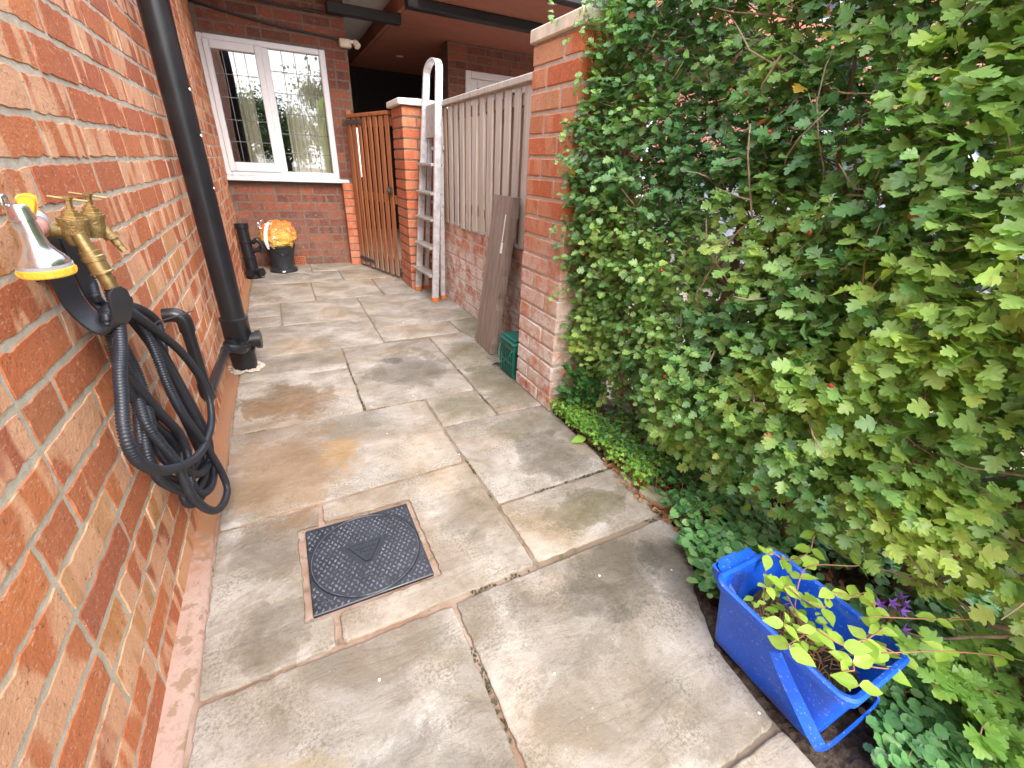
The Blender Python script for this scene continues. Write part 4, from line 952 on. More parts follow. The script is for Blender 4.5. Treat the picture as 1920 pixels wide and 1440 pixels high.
for z in (.19, .40, .605, .79, .985):
    s_ = z / 1.52; a, b = st_front(0, s_), st_front(1, s_); mb = MB()
    mb.beam(a + Vector((-.006, 0, 0)), b + Vector((-.006, 0, 0)), .088, .018, bev=.003)
    for k_ in range(5): mb.beam(a + Vector((-.034 + k_ * .014, .01, .010)), b + Vector((-.034 + k_ * .014, -.01, .010)), .003, .003, bev=.0008)
    mb.build('tread', M['alu_tread'], t)
for z in (.25, .72, 1.1): a = Vector((1.45 + .03 * z, 3.385, z)); b = Vector((1.45 + .03 * z, 3.735 - .03 * z, z)); mb = MB(); mb.beam(a + Vector((.02, 0, 0)), b + Vector((.02, 0, 0)), .012, .025, bev=.002); mb.build('rear_brace', M['alu'], t)
mb = MB(); a = st_front(0, .76).lerp(st_front(1, .76), .07); b = st_front(0, .76).lerp(st_front(1, .76), .93)
mb.beam(Vector((1.462, 3.545, 1.165)), Vector((1.474, 3.545, 1.375)), .235, .014, up=(1, 0, 0), bev=.004); mb.build('platform', M['alu_tread'], t)

# ================================================================== LEANING BOARD
t = thing('scaffold_board', (1.39, 2.29, 0), 'old brown wooden board leaning against the low wall and fence', 'board')
b0_, b1_ = Vector((1.385, 2.405, .0)), Vector((1.365, 2.165, .0)); t0_, t1_ = Vector((1.478, 2.40, .855)), Vector((1.478, 2.135, .862))
mb = MB(); q = ((b0_ + b1_) / 2, (t0_ + t1_) / 2); L2 = (q[1] - q[0]).normalized(); wv = ((t0_ - t1_) + (b0_ - b1_)).normalized(); nn = wv.cross(L2).normalized()
mm = Matrix((wv, L2, nn)).transposed(); cc = (q[0] + q[1]) / 2 + nn * (.0)
ns = 26; Lh = (q[1] - q[0]).length / 2; W2 = .125; H2 = .022; ring = []
for i in range(ns + 1):
    v = -Lh + 2 * Lh * i / ns; e = (rnd.uniform(-.0015, .0015), rnd.uniform(-.003, .0015)); cut = 0
    if i in (9, 10): e = (e[0], e[1] - .008)
    for (a, b) in ((-1, -1), (1, -1), (1, 1), (-1, 1)):
        ww = a * (W2 + (e[0] if a > 0 else e[1])); p = cc + wv * ww + L2 * (v + (rnd.uniform(-.004, .004) if i in (0, ns) else 0)) + nn * b * H2; mb.v.append(tuple(p))
for i in range(ns):
    for j in range(4): mb.face([i * 4 + j, i * 4 + (j + 1) % 4, (i + 1) * 4 + (j + 1) % 4, (i + 1) * 4 + j], (.5, .5, .5))
mb.face([3, 2, 1, 0], (.5, .5, .5)); mb.face([ns * 4 + j for j in range(4)], (.5, .5, .5)); mb.build('plank', M['wood_plank'], t)
def onboard(u, v, off=0): return cc + wv * u + L2 * v + nn * (off)
sgn = 1 if nn.x < 0 else -1
mb = MB(); c1 = onboard(-.07, Lh * .62, sgn * (H2 + .0012)); mb.obox(c1, (.004, .075, .0008), mm, .0002); c2 = onboard(-.075, Lh * .40, sgn * (H2 + .0013)); mb.obox(c2, (.013, .028, .0008), mm, .0002); mb.build('paper_label', M['label'], t)

# ================================================================== FOOD CADDY + CARD
t = thing('food_caddy', (1.385, 1.90, 0), 'dark green slotted food waste caddy behind the tall pillar', 'caddy')
cx, cy = 1.376, 1.895; hw = .056
mb = MB(); mb.box((cx - hw + .006, cy - .085, .0), (cx + hw - .006, cy + .07, .02), .006)
for i in range(8):
    y_ = cy - .080 + i * .0205; mb.box((cx - hw, y_ - .0042, .02), (cx - hw + .005, y_ + .0042, .150), .001)
for i in range(6):
    x_ = cx - hw + .006 + i * .0195; mb.box((x_ - .004, cy - .088, .02), (x_ + .004, cy - .083, .150), .001)
mb.box((cx - hw - .001, cy - .088, .150), (cx + hw, cy + .07, .185), .004); mb.box((cx - hw - .001, cy - .088, .075), (cx - hw + .006, cy + .07, .088), .002)
mb.box((cx - hw + .014, cy - .075, .021), (cx + hw - .01, cy + .06, .149), .002)
mb.build('body', M['green_plastic'], t)
mb = MB(); mb.box((cx - hw - .008, cy - .096, .186), (cx + hw + .006, cy + .078, .203), .006); mb.box((cx - hw + .008, cy - .08, .2035), (cx + hw - .01, cy + .062, .214), .006); mb.build('lid', M['green_plastic'], t)
mb = MB(); mb.tube(catmull([(cx - hw - .004, cy + .05, .165), (cx - hw - .028, cy + .03, .12), (cx - hw - .034, cy - .02, .085), (cx - hw - .026, cy - .07, .12), (cx - hw - .004, cy - .085, .165)], .01), .0035, 8); mb.build('handle', M['green_plastic'], t, smooth=True)
mb = MB(); mb.beam((1.315, 2.04, .003), (1.345, 1.99, .05), .05, .001); tag(mb.build('card', M['paper'], loc=(1.33, 2.01, .02)), 'pale bluish card tucked between the leaning board and the green caddy', 'card')

# ================================================================== FITTINGS, BUCKET, BAG
t = thing('pipe_fitting', (.07, 4.55, 0), 'black pipe offcut with branch fittings standing in the far wall corner', 'pipe fitting')
a = Vector((.075, 4.55, 0)); b = Vector((.062, 4.58, .465)); d = (b - a).normalized()
mb = MB(); mb.lathe(a, d, [(0, .060), (.03, .062), (.035, .050), (.17, .048), (.175, .053), (.185, .053), (.19, .047), (.30, .047), (.305, .053), (.318, .053), (.32, .047), (.42, .047), (.425, .055), (.465, .055), (.466, .048)], 26); mb.build('pipe', M['black_plastic'], t, smooth=True, angle=35)
mb = MB(); mb.lathe(a + d * .055, (.8, -.6, .05), [(.03, .030), (.085, .030), (.086, .036), (.100, .036)], 18); mb.build('branch', M['black_plastic'], t, smooth=True, angle=35); mb = MB(); mb.lathe(a + d * .055, (-.3, -1, .05), [(.03, .030), (.07, .030), (.072, .034), (.085, .034)], 18); mb.build('branch', M['black_plastic'], t, smooth=True, angle=35); mb = MB()
mb.lathe(a + d * .22, (1, -.2, .3), [(.03, .02), (.09, .02), (.092, .026), (.11, .026)], 16); mb.build('branch', M['black_plastic'], t, smooth=True, angle=35)
mb = MB(); pts = [a + d * .30 + Vector((.05, 0, 0)), a + d * .33 + Vector((.09, -.01, 0)), a + d * .28 + Vector((.118, -.01, 0)), a + d * .22 + Vector((.112, -.01, 0))]; mb.tube(catmull(pts, .01), .017, 12); mb.build('bend', M['black_plastic'], t, smooth=True)
t = thing('bucket', (.325, 4.78, 0), 'round black plastic bucket by the air brick holding an orange bag', 'bucket')
c = (.325, 4.78, 0)
mb = MB(); mb.lathe(c, (0, 0, 1), [(0, .118), (.012, .122), (.030, .118), (.038, .092), (.06, .090), (.19, .118), (.235, .128), (.24, .133), (.25, .133), (.252, .126), (.10, .10)], 36); mb.build('tub', M['black_matt'], t, smooth=True, angle=35)
mb = MB(); mb.tube(catmull([(.325 - .13, 4.78, .235), (.30, 4.66, .19), (.37, 4.655, .17), (.325 + .13, 4.76, .235)], .02), .004, 8); mb.build('handle', M['black_plastic'], t, smooth=True)
mb = MB(); mb.box((.31, 4.654, .012), (.335, 4.661, .024), .001); mb.build('sticker', M['label'], t)
# crumpled bag
mb = MB(); nu, nv = 56, 40; bc = Vector((.328, 4.775, .315)); 
from mathutils import noise as mn
for i in range(nv + 1):
    ph = math.pi * i / nv
    for j in range(nu):
        th = 2 * math.pi * j / nu; d = Vector((math.sin(ph) * math.cos(th), math.sin(ph) * math.sin(th), math.cos(ph)))
        r_ = 1 + .16 * mn.noise(d * 2.1 + Vector((3, 1, 0))) + .22 * (.5 - abs(mn.noise(d * 3.0 + Vector((7, 0, 0))))) + .12 * (.4 - abs(mn.noise(d * 6.5 + Vector((1, 5, 0))))) + .05 * (.4 - abs(mn.noise(d * 14)))
        sx = .142 if d.z > -.2 else .125
        zz = d.z * .150 * r_ if d.z > 0 else d.z * .125 * r_
        mb.v.append((bc.x + d.x * sx * r_ + .012 * d.z, bc.y + d.y * .125 * r_, bc.z + min(zz, .145 + .02 * mn.noise(d * 6))))
for i in range(nv):
    for j in range(nu): mb.face([i * nu + j, (i + 1) * nu + j, (i + 1) * nu + (j + 1) % nu, i * nu + (j + 1) % nu], (0, 0, 0))
t = thing('plastic_bag', (.328, 4.775, .25), 'crumpled orange and yellow plastic bag stuffed in the black bucket', 'bag')
mb.build('bag', M['bag'], t, smooth=True)
mb = MB(); W_ = []
for i in range(15):
    tt = i / 14; ang = R(228 + 6 * math.sin(tt * 3)); ph = .35 + tt * 1.9; d = Vector((math.sin(ph) * math.cos(ang), math.sin(ph) * math.sin(ang), math.cos(ph))); p = Vector((bc.x - .01 + d.x * .158, bc.y + d.y * .142, bc.z + d.z * .15)); W_ += [p - Vector((.014, 0, 0)), p + Vector((.014, 0, 0))]
mb.v = [tuple(p) for p in W_]
for i in range(14): mb.face([2 * i, 2 * i + 1, 2 * i + 3, 2 * i + 2], (0, 0, 0))
mb.build('stripe', M['label'], t, smooth=True)
mb = MB(); nu = 20
for i in range(13):
    for j in range(nu):
        ph = math.pi * i / 12; th = 2 * math.pi * j / nu; d = Vector((math.sin(ph) * math.cos(th), math.sin(ph) * math.sin(th), math.cos(ph))); r_ = 1 + .5 * mn.noise(d * 3); mb.v.append((.215 + d.x * .045 * r_, 4.80 + d.y * .04 * r_, .40 + d.z * .06 * r_))
for i in range(12):
    for j in range(nu): mb.face([i * nu + j, (i + 1) * nu + j, (i + 1) * nu + (j + 1) % nu, i * nu + (j + 1) % nu], (0, 0, 0))
tag(mb.build('clear_wrap', M['clear'], loc=(.215, 4.8, .4)), 'scrunched clear plastic wrap beside the orange bag', 'wrapping')

# ================================================================== HEDGE
hedge = thing('hawthorn_hedge', (1.65, .5, 0), 'dense green hawthorn hedge with lobed leaves right of the path', 'hedge')
mb = MB(); twigs = MB(); anchors = []
HY0, HY1, HZ = -.75, 1.47, 1.95
def grow(p, d, r, ln, lvl):
    pts = [p]; n = 5
    for i in range(n):
        d = (d + Vector((rnd.gauss(0, .16), rnd.gauss(0, .16), rnd.gauss(0, .12) + .03))).normalized(); q = pts[-1] + d * ln / n
        lim = 1.50 if lvl < 2 else 1.43
        if q.x < lim: d.x = abs(d.x) * .5; q = Vector((max(lim, q.x), q.y, q.z))
        if q.x > 1.85: d.x = -abs(d.x); q.x = 1.85
        if q.y > 1.42: d.y = -abs(d.y); q.y = 1.42
        if q.z < .02: q.z = .05; d.z = abs(d.z)
        pts.append(q)
    (mb if lvl < 2 else twigs).tube(pts, [r * (1 - .55 * i / n) for i in range(n + 1)], 7 if lvl < 2 else 5)
    if lvl >= 2 or (lvl == 1 and rnd.random() < .3):
        anchors.append((pts[-1], d)); return
    for i in range(2, n + 1):
        for _ in range(1 if lvl else 2):
            nd = (d * .45 + Vector((rnd.gauss(-.25, .6), rnd.gauss(0, .6), rnd.gauss(.15, .5)))).normalized()
            grow(pts[i], nd, r * .5 * (1 - .08 * i), ln * rnd.uniform(.45, .62), lvl + 1)
for y_ in (-.55, -.28, -.02, .22, .47, .70, .93, 1.16, 1.36):
    x_ = 1.64 + rnd.uniform(-.05, .07); p = Vector((x_, y_, -.02)); d = Vector((rnd.gauss(-.05, .12), rnd.gauss(0, .12), 1)).normalized()
    grow(p, d, rnd.uniform(.016, .028), rnd.uniform(.75, 1.0), 0)
    if rnd.random() < .8: grow(p + Vector((.02, .01, .02)), Vector((rnd.gauss(-.1, .2), rnd.gauss(0, .3), 1)).normalized(), .014, .8, 0)
mb.build('trunk', M['bark'], hedge, smooth=True)
# surface profile of the clipped face: x of the face as a function of y, z
def face_x(y, z):
    b = 1.41 + .05 * math.sin(y * 5.1 + 1) * math.sin(z * 4.3) + .035 * mn.noise(Vector((y * 4, z * 4, 2))) + .05 * mn.noise(Vector((y * 1.7, z * 1.9, 7)))
    b += .20 * max(0, 1 - z / .34) ** 1.3 + .10 * max(0, (z - 1.5) / .4)
    if y > 1.12: b -= .035 * min(1, (y - 1.12) / .2)
    return b
P_, T_, N_, S_, C_ = [], [], [], [], []
def clump(c, outd, n, rad, tone, size):
    if rnd.random() < .5:
        d = (outd * .6 + Vector((rnd.gauss(0, .5), rnd.gauss(0, .8), rnd.gauss(.35, .5)))).normalized(); l = rad * rnd.uniform(1.6, 2.8); sd_ = d.cross(Vector((0, 0, 1))).normalized(); q0 = c - d * l * .5
        twigs.tube([q0, c, c + d * l * .5], [.0016, .0012, .0007], 4)
        for i in range(n + 1):
            p = q0 + d * l * i / n; s2 = sd_ * (1 if i % 2 else -1)
            for _ in range(1 if i < n else 2):
                tip = s2 * .9 + d * .6 + Vector((rnd.gauss(0, .25), rnd.gauss(0, .25), rnd.gauss(-.25, .2))); nr = (Vector((-.5, -.25, .85)) + Vector((rnd.gauss(0, .25), rnd.gauss(0, .25), rnd.gauss(0, .2)))).normalized()
                P_.append(p); T_.append(tip); N_.append(nr); S_.append(size * rnd.uniform(.7, 1.2) * (.75 + .25 * i / n)); C_.append((min(.93, max(0, tone + .12 * i / n + rnd.gauss(0, .07))), rnd.random(), rnd.random()))
        return
    for _ in range(n):
        o_ = Vector((rnd.gauss(0, 1), rnd.gauss(0, 1), rnd.gauss(0, 1))); o_ = o_.normalized() * rad * rnd.random() ** .5
        p = c + o_
        tip = (outd * .75 + o_.normalized() * .9 + Vector((0, 0, -.35)) + Vector((rnd.gauss(0, .3), rnd.gauss(0, .3), rnd.gauss(0, .3))))
        nr = (Vector((-.55, -.25, .65)) + Vector((rnd.gauss(0, .38), rnd.gauss(0, .38), rnd.gauss(0, .3)))).normalized()
        r_ = rnd.random(); col = min(.93, max(0, tone + rnd.gauss(0, .13)))
        if r_ < .010: col = rnd.uniform(.945, .965)
        elif r_ < .018: col = rnd.uniform(.97, 1)
        P_.append(p); T_.append(tip); N_.append(nr); S_.append(size * rnd.uniform(.6, 1.15)); C_.append((col, rnd.random(), rnd.random()))
nC = 9000; cnt = 0
while cnt < nC:
    y_ = rnd.uniform(HY0, HY1 + .02); z_ = rnd.uniform(.10, HZ); fx = face_x(y_, z_)
    dp = abs(rnd.gauss(0, .08)) if rnd.random() < .66 else rnd.uniform(.06, .46)
    # gaps through the hedge
    gp = mn.noise(Vector((y_ * 5.5, z_ * 6.5, 11))) 
    if gp < -.30 and y_ < .95 and rnd.random() < .85: continue
    if z_ < .30 and rnd.random() < .55: continue
    if z_ < .2 and y_ < .55: continue
    x_ = fx + dp; cnt += 1
    tone = .42 + .75 * mn.noise(Vector((y_ * 3.3, z_ * 3.3, 4))) + .18 * (y_ < .5) - .08 * (y_ > 1.0) + rnd.gauss(0, .10) - .35 * min(1, dp / .2)  # tone falls with depth: inner shade put into the leaf colour
    size = .0285 if y_ > .9 else (.033 if y_ > .55 else .038)
    if dp < .12 and rnd.random() < .45:
        a = Vector((x_ + rnd.uniform(.03, .09), y_ + rnd.gauss(0, .04), z_ - rnd.uniform(-.01, .06))); twigs.tube([a, (a + Vector((x_, y_, z_))) / 2 + Vector((0, rnd.gauss(0, .008), rnd.gauss(0, .008))), (x_ - .01, y_, z_)], [.0022, .0016, .0009], 5)
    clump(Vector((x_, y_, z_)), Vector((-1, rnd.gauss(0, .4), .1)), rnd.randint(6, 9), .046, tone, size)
# the side pressed against the pillar, sprigs creeping over its face
for (y_, z_, n_) in ((1.44, 1.36, 9), (1.43, 1.22, 8), (1.42, 1.05, 9), (1.45, .95, 6), (1.44, .80, 9), (1.43, .66, 12), (1.45, .62, 9), (1.42, .46, 5), (1.44, .40, 4), (1.45, 1.43, 6)):
    for k_ in range(n_): clump(Vector((1.385 + rnd.gauss(0, .05), y_ + rnd.gauss(0, .012), z_ + rnd.gauss(0, .045))), Vector((-.6, -.6, 0)), 6, .030, .33, .022)
for (z_, yy_) in ((.42, 1.455), (1.10, 1.455), (.98, 1.455)):
    twigs.tube(catmull([(1.44, yy_ - .03, z_), (1.38, yy_ - .015, z_ + .015), (1.33, yy_ - .005, z_ + .01), (1.30, 1.47, z_)], .02), .0015, 5)
for i in range(230):
    y_ = rnd.uniform(HY0, HY1 - .05); z_ = rnd.uniform(.2, HZ); x_ = face_x(y_, z_) + rnd.uniform(-.02, .10); d = Vector((rnd.gauss(-.3, .5), rnd.gauss(0, 1), rnd.gauss(.1, .8))).normalized() * rnd.uniform(.05, .16)
    p = Vector((x_, y_, z_)); twigs.tube([p, p + d * .5 + Vector((rnd.gauss(0, .008), rnd.gauss(0, .008), rnd.gauss(0, .008))), p + d], [.0026, .0018, .0009], 5)
twigs.build('twigs', M['twig'], hedge, smooth=True)
A = lambda q: np.array([tuple(v) for v in q], float)
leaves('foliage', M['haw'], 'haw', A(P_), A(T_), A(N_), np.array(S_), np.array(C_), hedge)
mb = MB()
for (y_, z_) in ((.78, 1.10), (.98, .74), (.60, .9), (.42, .62), (1.1, .5), (.35, 1.2), (.85, .45)):
    x_ = face_x(y_, z_) - .035; mb = MB(); mb.lathe((x_, y_, z_), (0, 0, 1), [(-.005, .001), (-.003, .004), (0, .0052), (.003, .004), (.005, .001)], 10); mb.build('berry', M['berry'], hedge, smooth=True)

# ================================================================== BED PLANTING
def scatter_plants(name, mat, kind, pts, nl, size, spread, h, label, droop=.2, tone=(.5, .2), up=.5, parentless=True):
    P_, T_, N_, S_, C_ = [], [], [], [], []; stm = MB()
    for (x_, y_) in pts:
        tb = rnd.gauss(*tone)
        for _ in range(rnd.randint(max(1, nl - 2), nl + 2)):
            a = rnd.uniform(0, 6.28); r_ = spread * rnd.random() ** .5; z_ = h * rnd.uniform(.25, 1)
            p = Vector((x_ + r_ * math.cos(a), y_ + r_ * math.sin(a), z_)); tip = Vector((math.cos(a), math.sin(a), rnd.gauss(.1, .3) - droop))
            nr = Vector((rnd.gauss(0, .3), rnd.gauss(-.15, .3), 1)); P_.append(p); T_.append(tip); N_.append(nr); S_.append(size * rnd.uniform(.6, 1.2)); C_.append((min(1, max(0, tb + rnd.gauss(0, .15))), rnd.random(), rnd.random()))
            if rnd.random() < .3: stm.tube([(x_, y_, -.01), ((x_ + p.x) / 2, (y_ + p.y) / 2, z_ * .6), tuple(p)], .0009, 4)
    o = leaves(name, mat, kind, A(P_), A(T_), A(N_), np.array(S_), np.array(C_), None, (pts[0][0], pts[0][1], 0))
    if stm.v: stm.build('stems', M['stem'], o)
    return o
pts = []
for _ in range(360):
    t_ = rnd.random(); y_ = .86 + .60 * t_; x_ = 1.335 + abs(rnd.gauss(0, .07)) + .02; pts.append((x_, y_))
o = scatter_plants('weeds', M['weed'], 'tri', pts, 7, .019, .024, .075, ''); tag(o, 'bright green weeds growing at the foot of the tall pillar', kind='stuff')
pts = []
while len(pts) < 640:
    x_ = rnd.uniform(1.18, 1.95); y_ = rnd.uniform(-.25, .74)
    lim = 1.365 if y_ > .60 else (1.29 if y_ > .52 else 1.185 + .55 * max(0, y_ - .38))
    if x_ < lim: continue
    if 1.10 < x_ < 1.34 and .085 < y_ < .40: continue
    if y_ < .09 and x_ < 1.24 : continue
    if mn.noise(Vector((x_ * 5, y_ * 5, 3))) < -.15 - .5 * (x_ < 1.5) : continue
    pts.append((x_, y_))
o = scatter_plants('ground_cover', M['cover'], 'round', pts, 8, .026, .035, .055, '', droop=.05, tone=(.55, .15)); tag(o, 'mat of small round scalloped leaves around the blue box', kind='stuff')
pts = [(1.40 + rnd.uniform(-.02, .35), rnd.uniform(.62, 1.25)) for _ in range(170)]
o = scatter_plants('cranesbill', M['ivy'], 'tri', pts, 8, .024, .03, .09, ''); tag(o, 'dark divided leaves of low plants under the hedge', kind='stuff')
pts = [(rnd.uniform(1.30, 1.9), rnd.uniform(-.2, 1.3)) for _ in range(500)]
pts = [p for p in pts if p[0] > 1.36 or p[1] < .55] + [(1.352 + abs(rnd.gauss(0, .025)), rnd.uniform(.56, 1.05)) for _ in range(150)]
o = scatter_plants('leaf_litter', M['dead'], 'cheap', pts, 3, .022, .03, .008, '', droop=0); tag(o, 'fallen brown leaves and twigs on the soil', kind='stuff')
# leafy shoots at the pillar foot
t = thing('shrub_shoots', (1.42, 1.42, 0), 'dark glossy leafy shoots hugging the corner of the tall pillar', 'plant')
P_, T_, N_, S_, C_ = [], [], [], [], []; mb = MB()
for _ in range(26):
    b = Vector((1.43 + rnd.uniform(-.07, .12), 1.41 + rnd.uniform(-.05, .03), 0)); tp = Vector((1.41 + rnd.uniform(-.09, .14), 1.40 + rnd.uniform(-.09, .03), rnd.uniform(.12, .34))); pp = catmull([b, (b + tp) / 2 + Vector((.01, 0, .02)), tp], .02); mb.tube(pp, .0015, 5)
    for p in pp[2:]:
        for _ in range(4): a = rnd.uniform(0, 6.28); P_.append(p); T_.append((math.cos(a), math.sin(a), rnd.gauss(0, .3))); N_.append((rnd.gauss(-.2, .3), rnd.gauss(-.3, .3), 1)); S_.append(rnd.uniform(.018, .032)); C_.append((rnd.random(), rnd.random(), rnd.random()))
mb.build('stem', M['stem'], t, smooth=True); leaves('foliage', M['ivy'], 'haw', A(P_), A(T_), A(N_), np.array(S_), np.array(C_), t)
# broad leaf and dock leaves
t = thing('broad_leaved_seedling', (1.44, .64, 0), 'young plant with two large pale green crinkled leaves behind the edging stone', 'plant')
leaves('leaf', M['vine'], 'ovate', A([(1.43, .655, .05), (1.44, .645, .05), (1.44, .64, .045)]), A([(.2, 1, .1), (.8, -.5, .1), (-.6, -.3, .2)]), A([(0, -.2, 1), (-.2, 0, 1), (-.3, 0, 1)]), np.array([.055, .062, .035]), np.array([(.1, .6, .5), (.2, .3, .5), (.3, .5, .5)]), t)
mb = MB()
for _ in range(16): a = rnd.uniform(0, 6.28); mb.tube([(1.435, .648, .05), (1.435 + .02 * math.cos(a), .648 + .02 * math.sin(a), .062), (1.435 + .035 * math.cos(a), .648 + .035 * math.sin(a), .055)], .0006, 4)
mb.build('dry_stalks', M['twig'], t)
leaves_ = thing('dock_leaf', (1.34, 1.19, 0), 'single flat bright green dock leaf lying over the slab edge', 'plant')
leaves('leaf', M['weed'], 'ovate', A([(1.355, 1.19, .012)]), A([(-1, .1, .05)]), A([(0, -.1, 1)]), np.array([.07]), np.array([(.8, .2, .5)]), leaves_)
# edging stones
mbs = [((1.375, .80, .0), (.035, .06, .02), 'flat brown edging stone lying behind the stained slab', 20), ((1.425, .70, .004), (.045, .038, .032), 'squarish mossy edging stone at the corner of the bed', 12), ((1.345, .585, .0), (.02, .026, .02), 'small mossy stone half under the round leaves', 5), ((1.36, .93, -.004), (.024, .04, .014), 'low edging stone nearest the bright green weeds', -8)]
for c, h, lb, rz in mbs:
    mb = MB(); m_ = Matrix.Rotation(R(rz), 3, 'Z'); col = (.5, .5, .5)
    nu, nv = 14, 9; Vs = []
    for i in range(nv + 1):
        for j in range(nu):
            ph = math.pi * i / nv; th = 2 * math.pi * j / nu; d = Vector((math.sin(ph) * math.cos(th), math.sin(ph) * math.sin(th), math.cos(ph)))
            d2 = Vector([math.copysign(abs(q) ** .45, q) for q in d]); r_ = 1 + .10 * mn.noise(d * 2 + Vector(c) * 9); p = m_ @ Vector((d2.x * h[0] * r_, d2.y * h[1] * r_, d2.z * h[2] * r_)); mb.v.append(tuple(Vector(c) + p))
    for i in range(nv):
        for j in range(nu): mb.face([i * nu + j, (i + 1) * nu + j, (i + 1) * nu + (j + 1) % nu, i * nu + (j + 1) % nu], col)
    tag(mb.build('edging_stone', M['stone'], loc=c, smooth=True, angle=40), lb, 'stone', 'stones edging the bed')
# bellflowers
t = thing('bellflower', (1.47, .17, 0), 'purple bellflower blooms right of the blue box', 'flower')
mb = MB(); sm = MB()
for (x_, y_, z_, tx, ty) in ((1.475, .190, .15, -.5, -.5), (1.455, .197, .145, -.9, 0), (1.49, .178, .152, .2, -.7), (1.505, .185, .15, .6, .2), (1.47, .172, .150, -.2, -.9), (1.455, .150, .12, -.1, -.6)):
    c = Vector((x_, y_, z_)); ax_ = Vector((tx, ty, .6)).normalized(); ref = Vector((0, 0, 1)).cross(ax_).normalized(); bb = ax_.cross(ref)
    for k_ in range(5):
        a = 2 * math.pi * k_ / 5; r0_ = ref * math.cos(a) + bb * math.sin(a); s0 = ref * math.cos(a + .55) + bb * math.sin(a + .55); s1_ = ref * math.cos(a - .55) + bb * math.sin(a - .55)
        b0 = len(mb.v); mb.v += [tuple(c), tuple(c + ax_ * .010 + s1_ * .006), tuple(c + ax_ * .017 + r0_ * .016), tuple(c + ax_ * .010 + s0 * .006)]; mb.face([b0, b0 + 1, b0 + 2, b0 + 3], mb.rc())
    sm.tube([tuple(c), (x_ * .6 + 1.47 * .4, y_ * .6 + .17 * .4, z_ * .6), (1.47, .17, 0)], .0011, 5)
mb.build('petals', M['purple'], t, smooth=True); sm.build('stem', M['stem'], t)
# near yellow green shrub, lower right corner
t = thing('golden_shrub', (1.50, .0, 0), 'yellow-green leafy shoots low at the near right corner', 'shrub')
P_, T_, N_, S_, C_ = [], [], [], [], []; mb = MB()
for _ in range(46):
    b = Vector((1.55 + rnd.uniform(-.1, .15), -.02 + rnd.uniform(-.12, .1), 0)); tp = Vector((1.50 + rnd.uniform(-.22, .28), -.0 + rnd.uniform(-.12, .13), rnd.uniform(.06, .22))); pp = catmull([b, (b + tp) / 2 + Vector((0, 0, .03)), tp], .022); mb.tube(pp, .0013, 5)
    for p in pp[1:]:
        for _ in range(3): a = rnd.uniform(0, 6.28); P_.append(p); T_.append((math.cos(a), math.sin(a), rnd.gauss(.0, .3))); N_.append((rnd.gauss(-.1, .3), rnd.gauss(-.2, .3), 1)); S_.append(rnd.uniform(.022, .042)); C_.append((rnd.random() * .6, rnd.random(), rnd.random()))
mb.build('stem', M['stem'], t, smooth=True); leaves('foliage', M['gold'], 'haw', A(P_), A(T_), A(N_), np.array(S_), np.array(C_), t)

# ================================================================== BLUE BOX AND VINE
t = thing('blue_box', (1.22, .243, 0), 'bright blue plastic tub holding a vine, beside the round-leaved ground cover', 'plastic tub')
def rrect(x0, x1, y0, y1, r, n=5):
    out = []
    for (cx_, cy_, a0) in ((x1 - r, y1 - r, 0), (x0 + r, y1 - r, 90), (x0 + r, y0 + r, 180), (x1 - r, y0 + r, 270)):
        for i in range(n + 1): a = R(a0 + 90 * i / n); out.append((cx_ + r * math.cos(a), cy_ + r * math.sin(a)))
    return out
bx = (1.140, 1.300, .120, .362); tx = (1.122, 1.320, .103, .382); zt = .192
prof = [(0, bx, .020, .012), (.006, bx, .022, .0), (zt - .020, tx, .026, .0), (zt - .016, tx, .028, -.008), (zt, tx, .030, -.009), (zt + .003, tx, .028, -.004), (zt, tx, .024, .003), (zt - .01, tx, .024, .005), (.012, bx, .02, .006)]
mb = MB(); m_ = None
for (z, rr, rad_, ins) in prof:
    pts = rrect(rr[0] + ins, rr[1] - ins, rr[2] + ins, rr[3] - ins, rad_); m_ = len(pts); mb.v += [(x_, y_, z) for x_, y_ in pts]
for L_ in range(len(prof) - 1):
    for i in range(m_): mb.face([L_ * m_ + i, L_ * m_ + (i + 1) % m_, (L_ + 1) * m_ + (i + 1) % m_, (L_ + 1) * m_ + i], (0, 0, 0))
mb.face(list(range(m_))[::-1], (0, 0, 0)); mb.face([(len(prof) - 1) * m_ + i for i in range(m_)], (0, 0, 0)); mb.build('tub', M['blue'], t, smooth=True, angle=40)
# swing handle folded down over the near end
def ribbon(mb, pts, wd, th):
    P = catmull(pts, .012); n = len(P)
    for i, p in enumerate(P):
        tt = (P[min(i + 1, n - 1)] - P[max(i - 1, 0)]).normalized(); c = Vector((1.22, .24, .1)); nn = (p - c); nn.z = 0; nn = (nn - tt * nn.dot(tt)).normalized(); W = tt.cross(nn).normalized()
        for (a, b) in ((-1, -1), (1, -1), (1, 1), (-1, 1)): mb.v.append(tuple(p + W * a * wd / 2 + nn * b * th / 2))
    for i in range(n - 1):
        for j in range(4): mb.face([i * 4 + j, i * 4 + (j + 1) % 4, (i + 1) * 4 + (j + 1) % 4, (i + 1) * 4 + j], (0, 0, 0))
    mb.face([3, 2, 1, 0], (0, 0, 0)); mb.face([4 * (n - 1) + j for j in range(4)], (0, 0, 0))
mb = MB(); ribbon(mb, [(1.108, .225, .165), (1.108, .20, .14), (1.114, .155, .095), (1.120, .110, .052), (1.134, .097, .042), (1.22, .095, .040), (1.30, .097, .042), (1.320, .110, .052), (1.330, .155, .095), (1.334, .20, .14), (1.334, .225, .165)], .024, .004); mb.build('handle', M['blue'], t, smooth=True, angle=40)
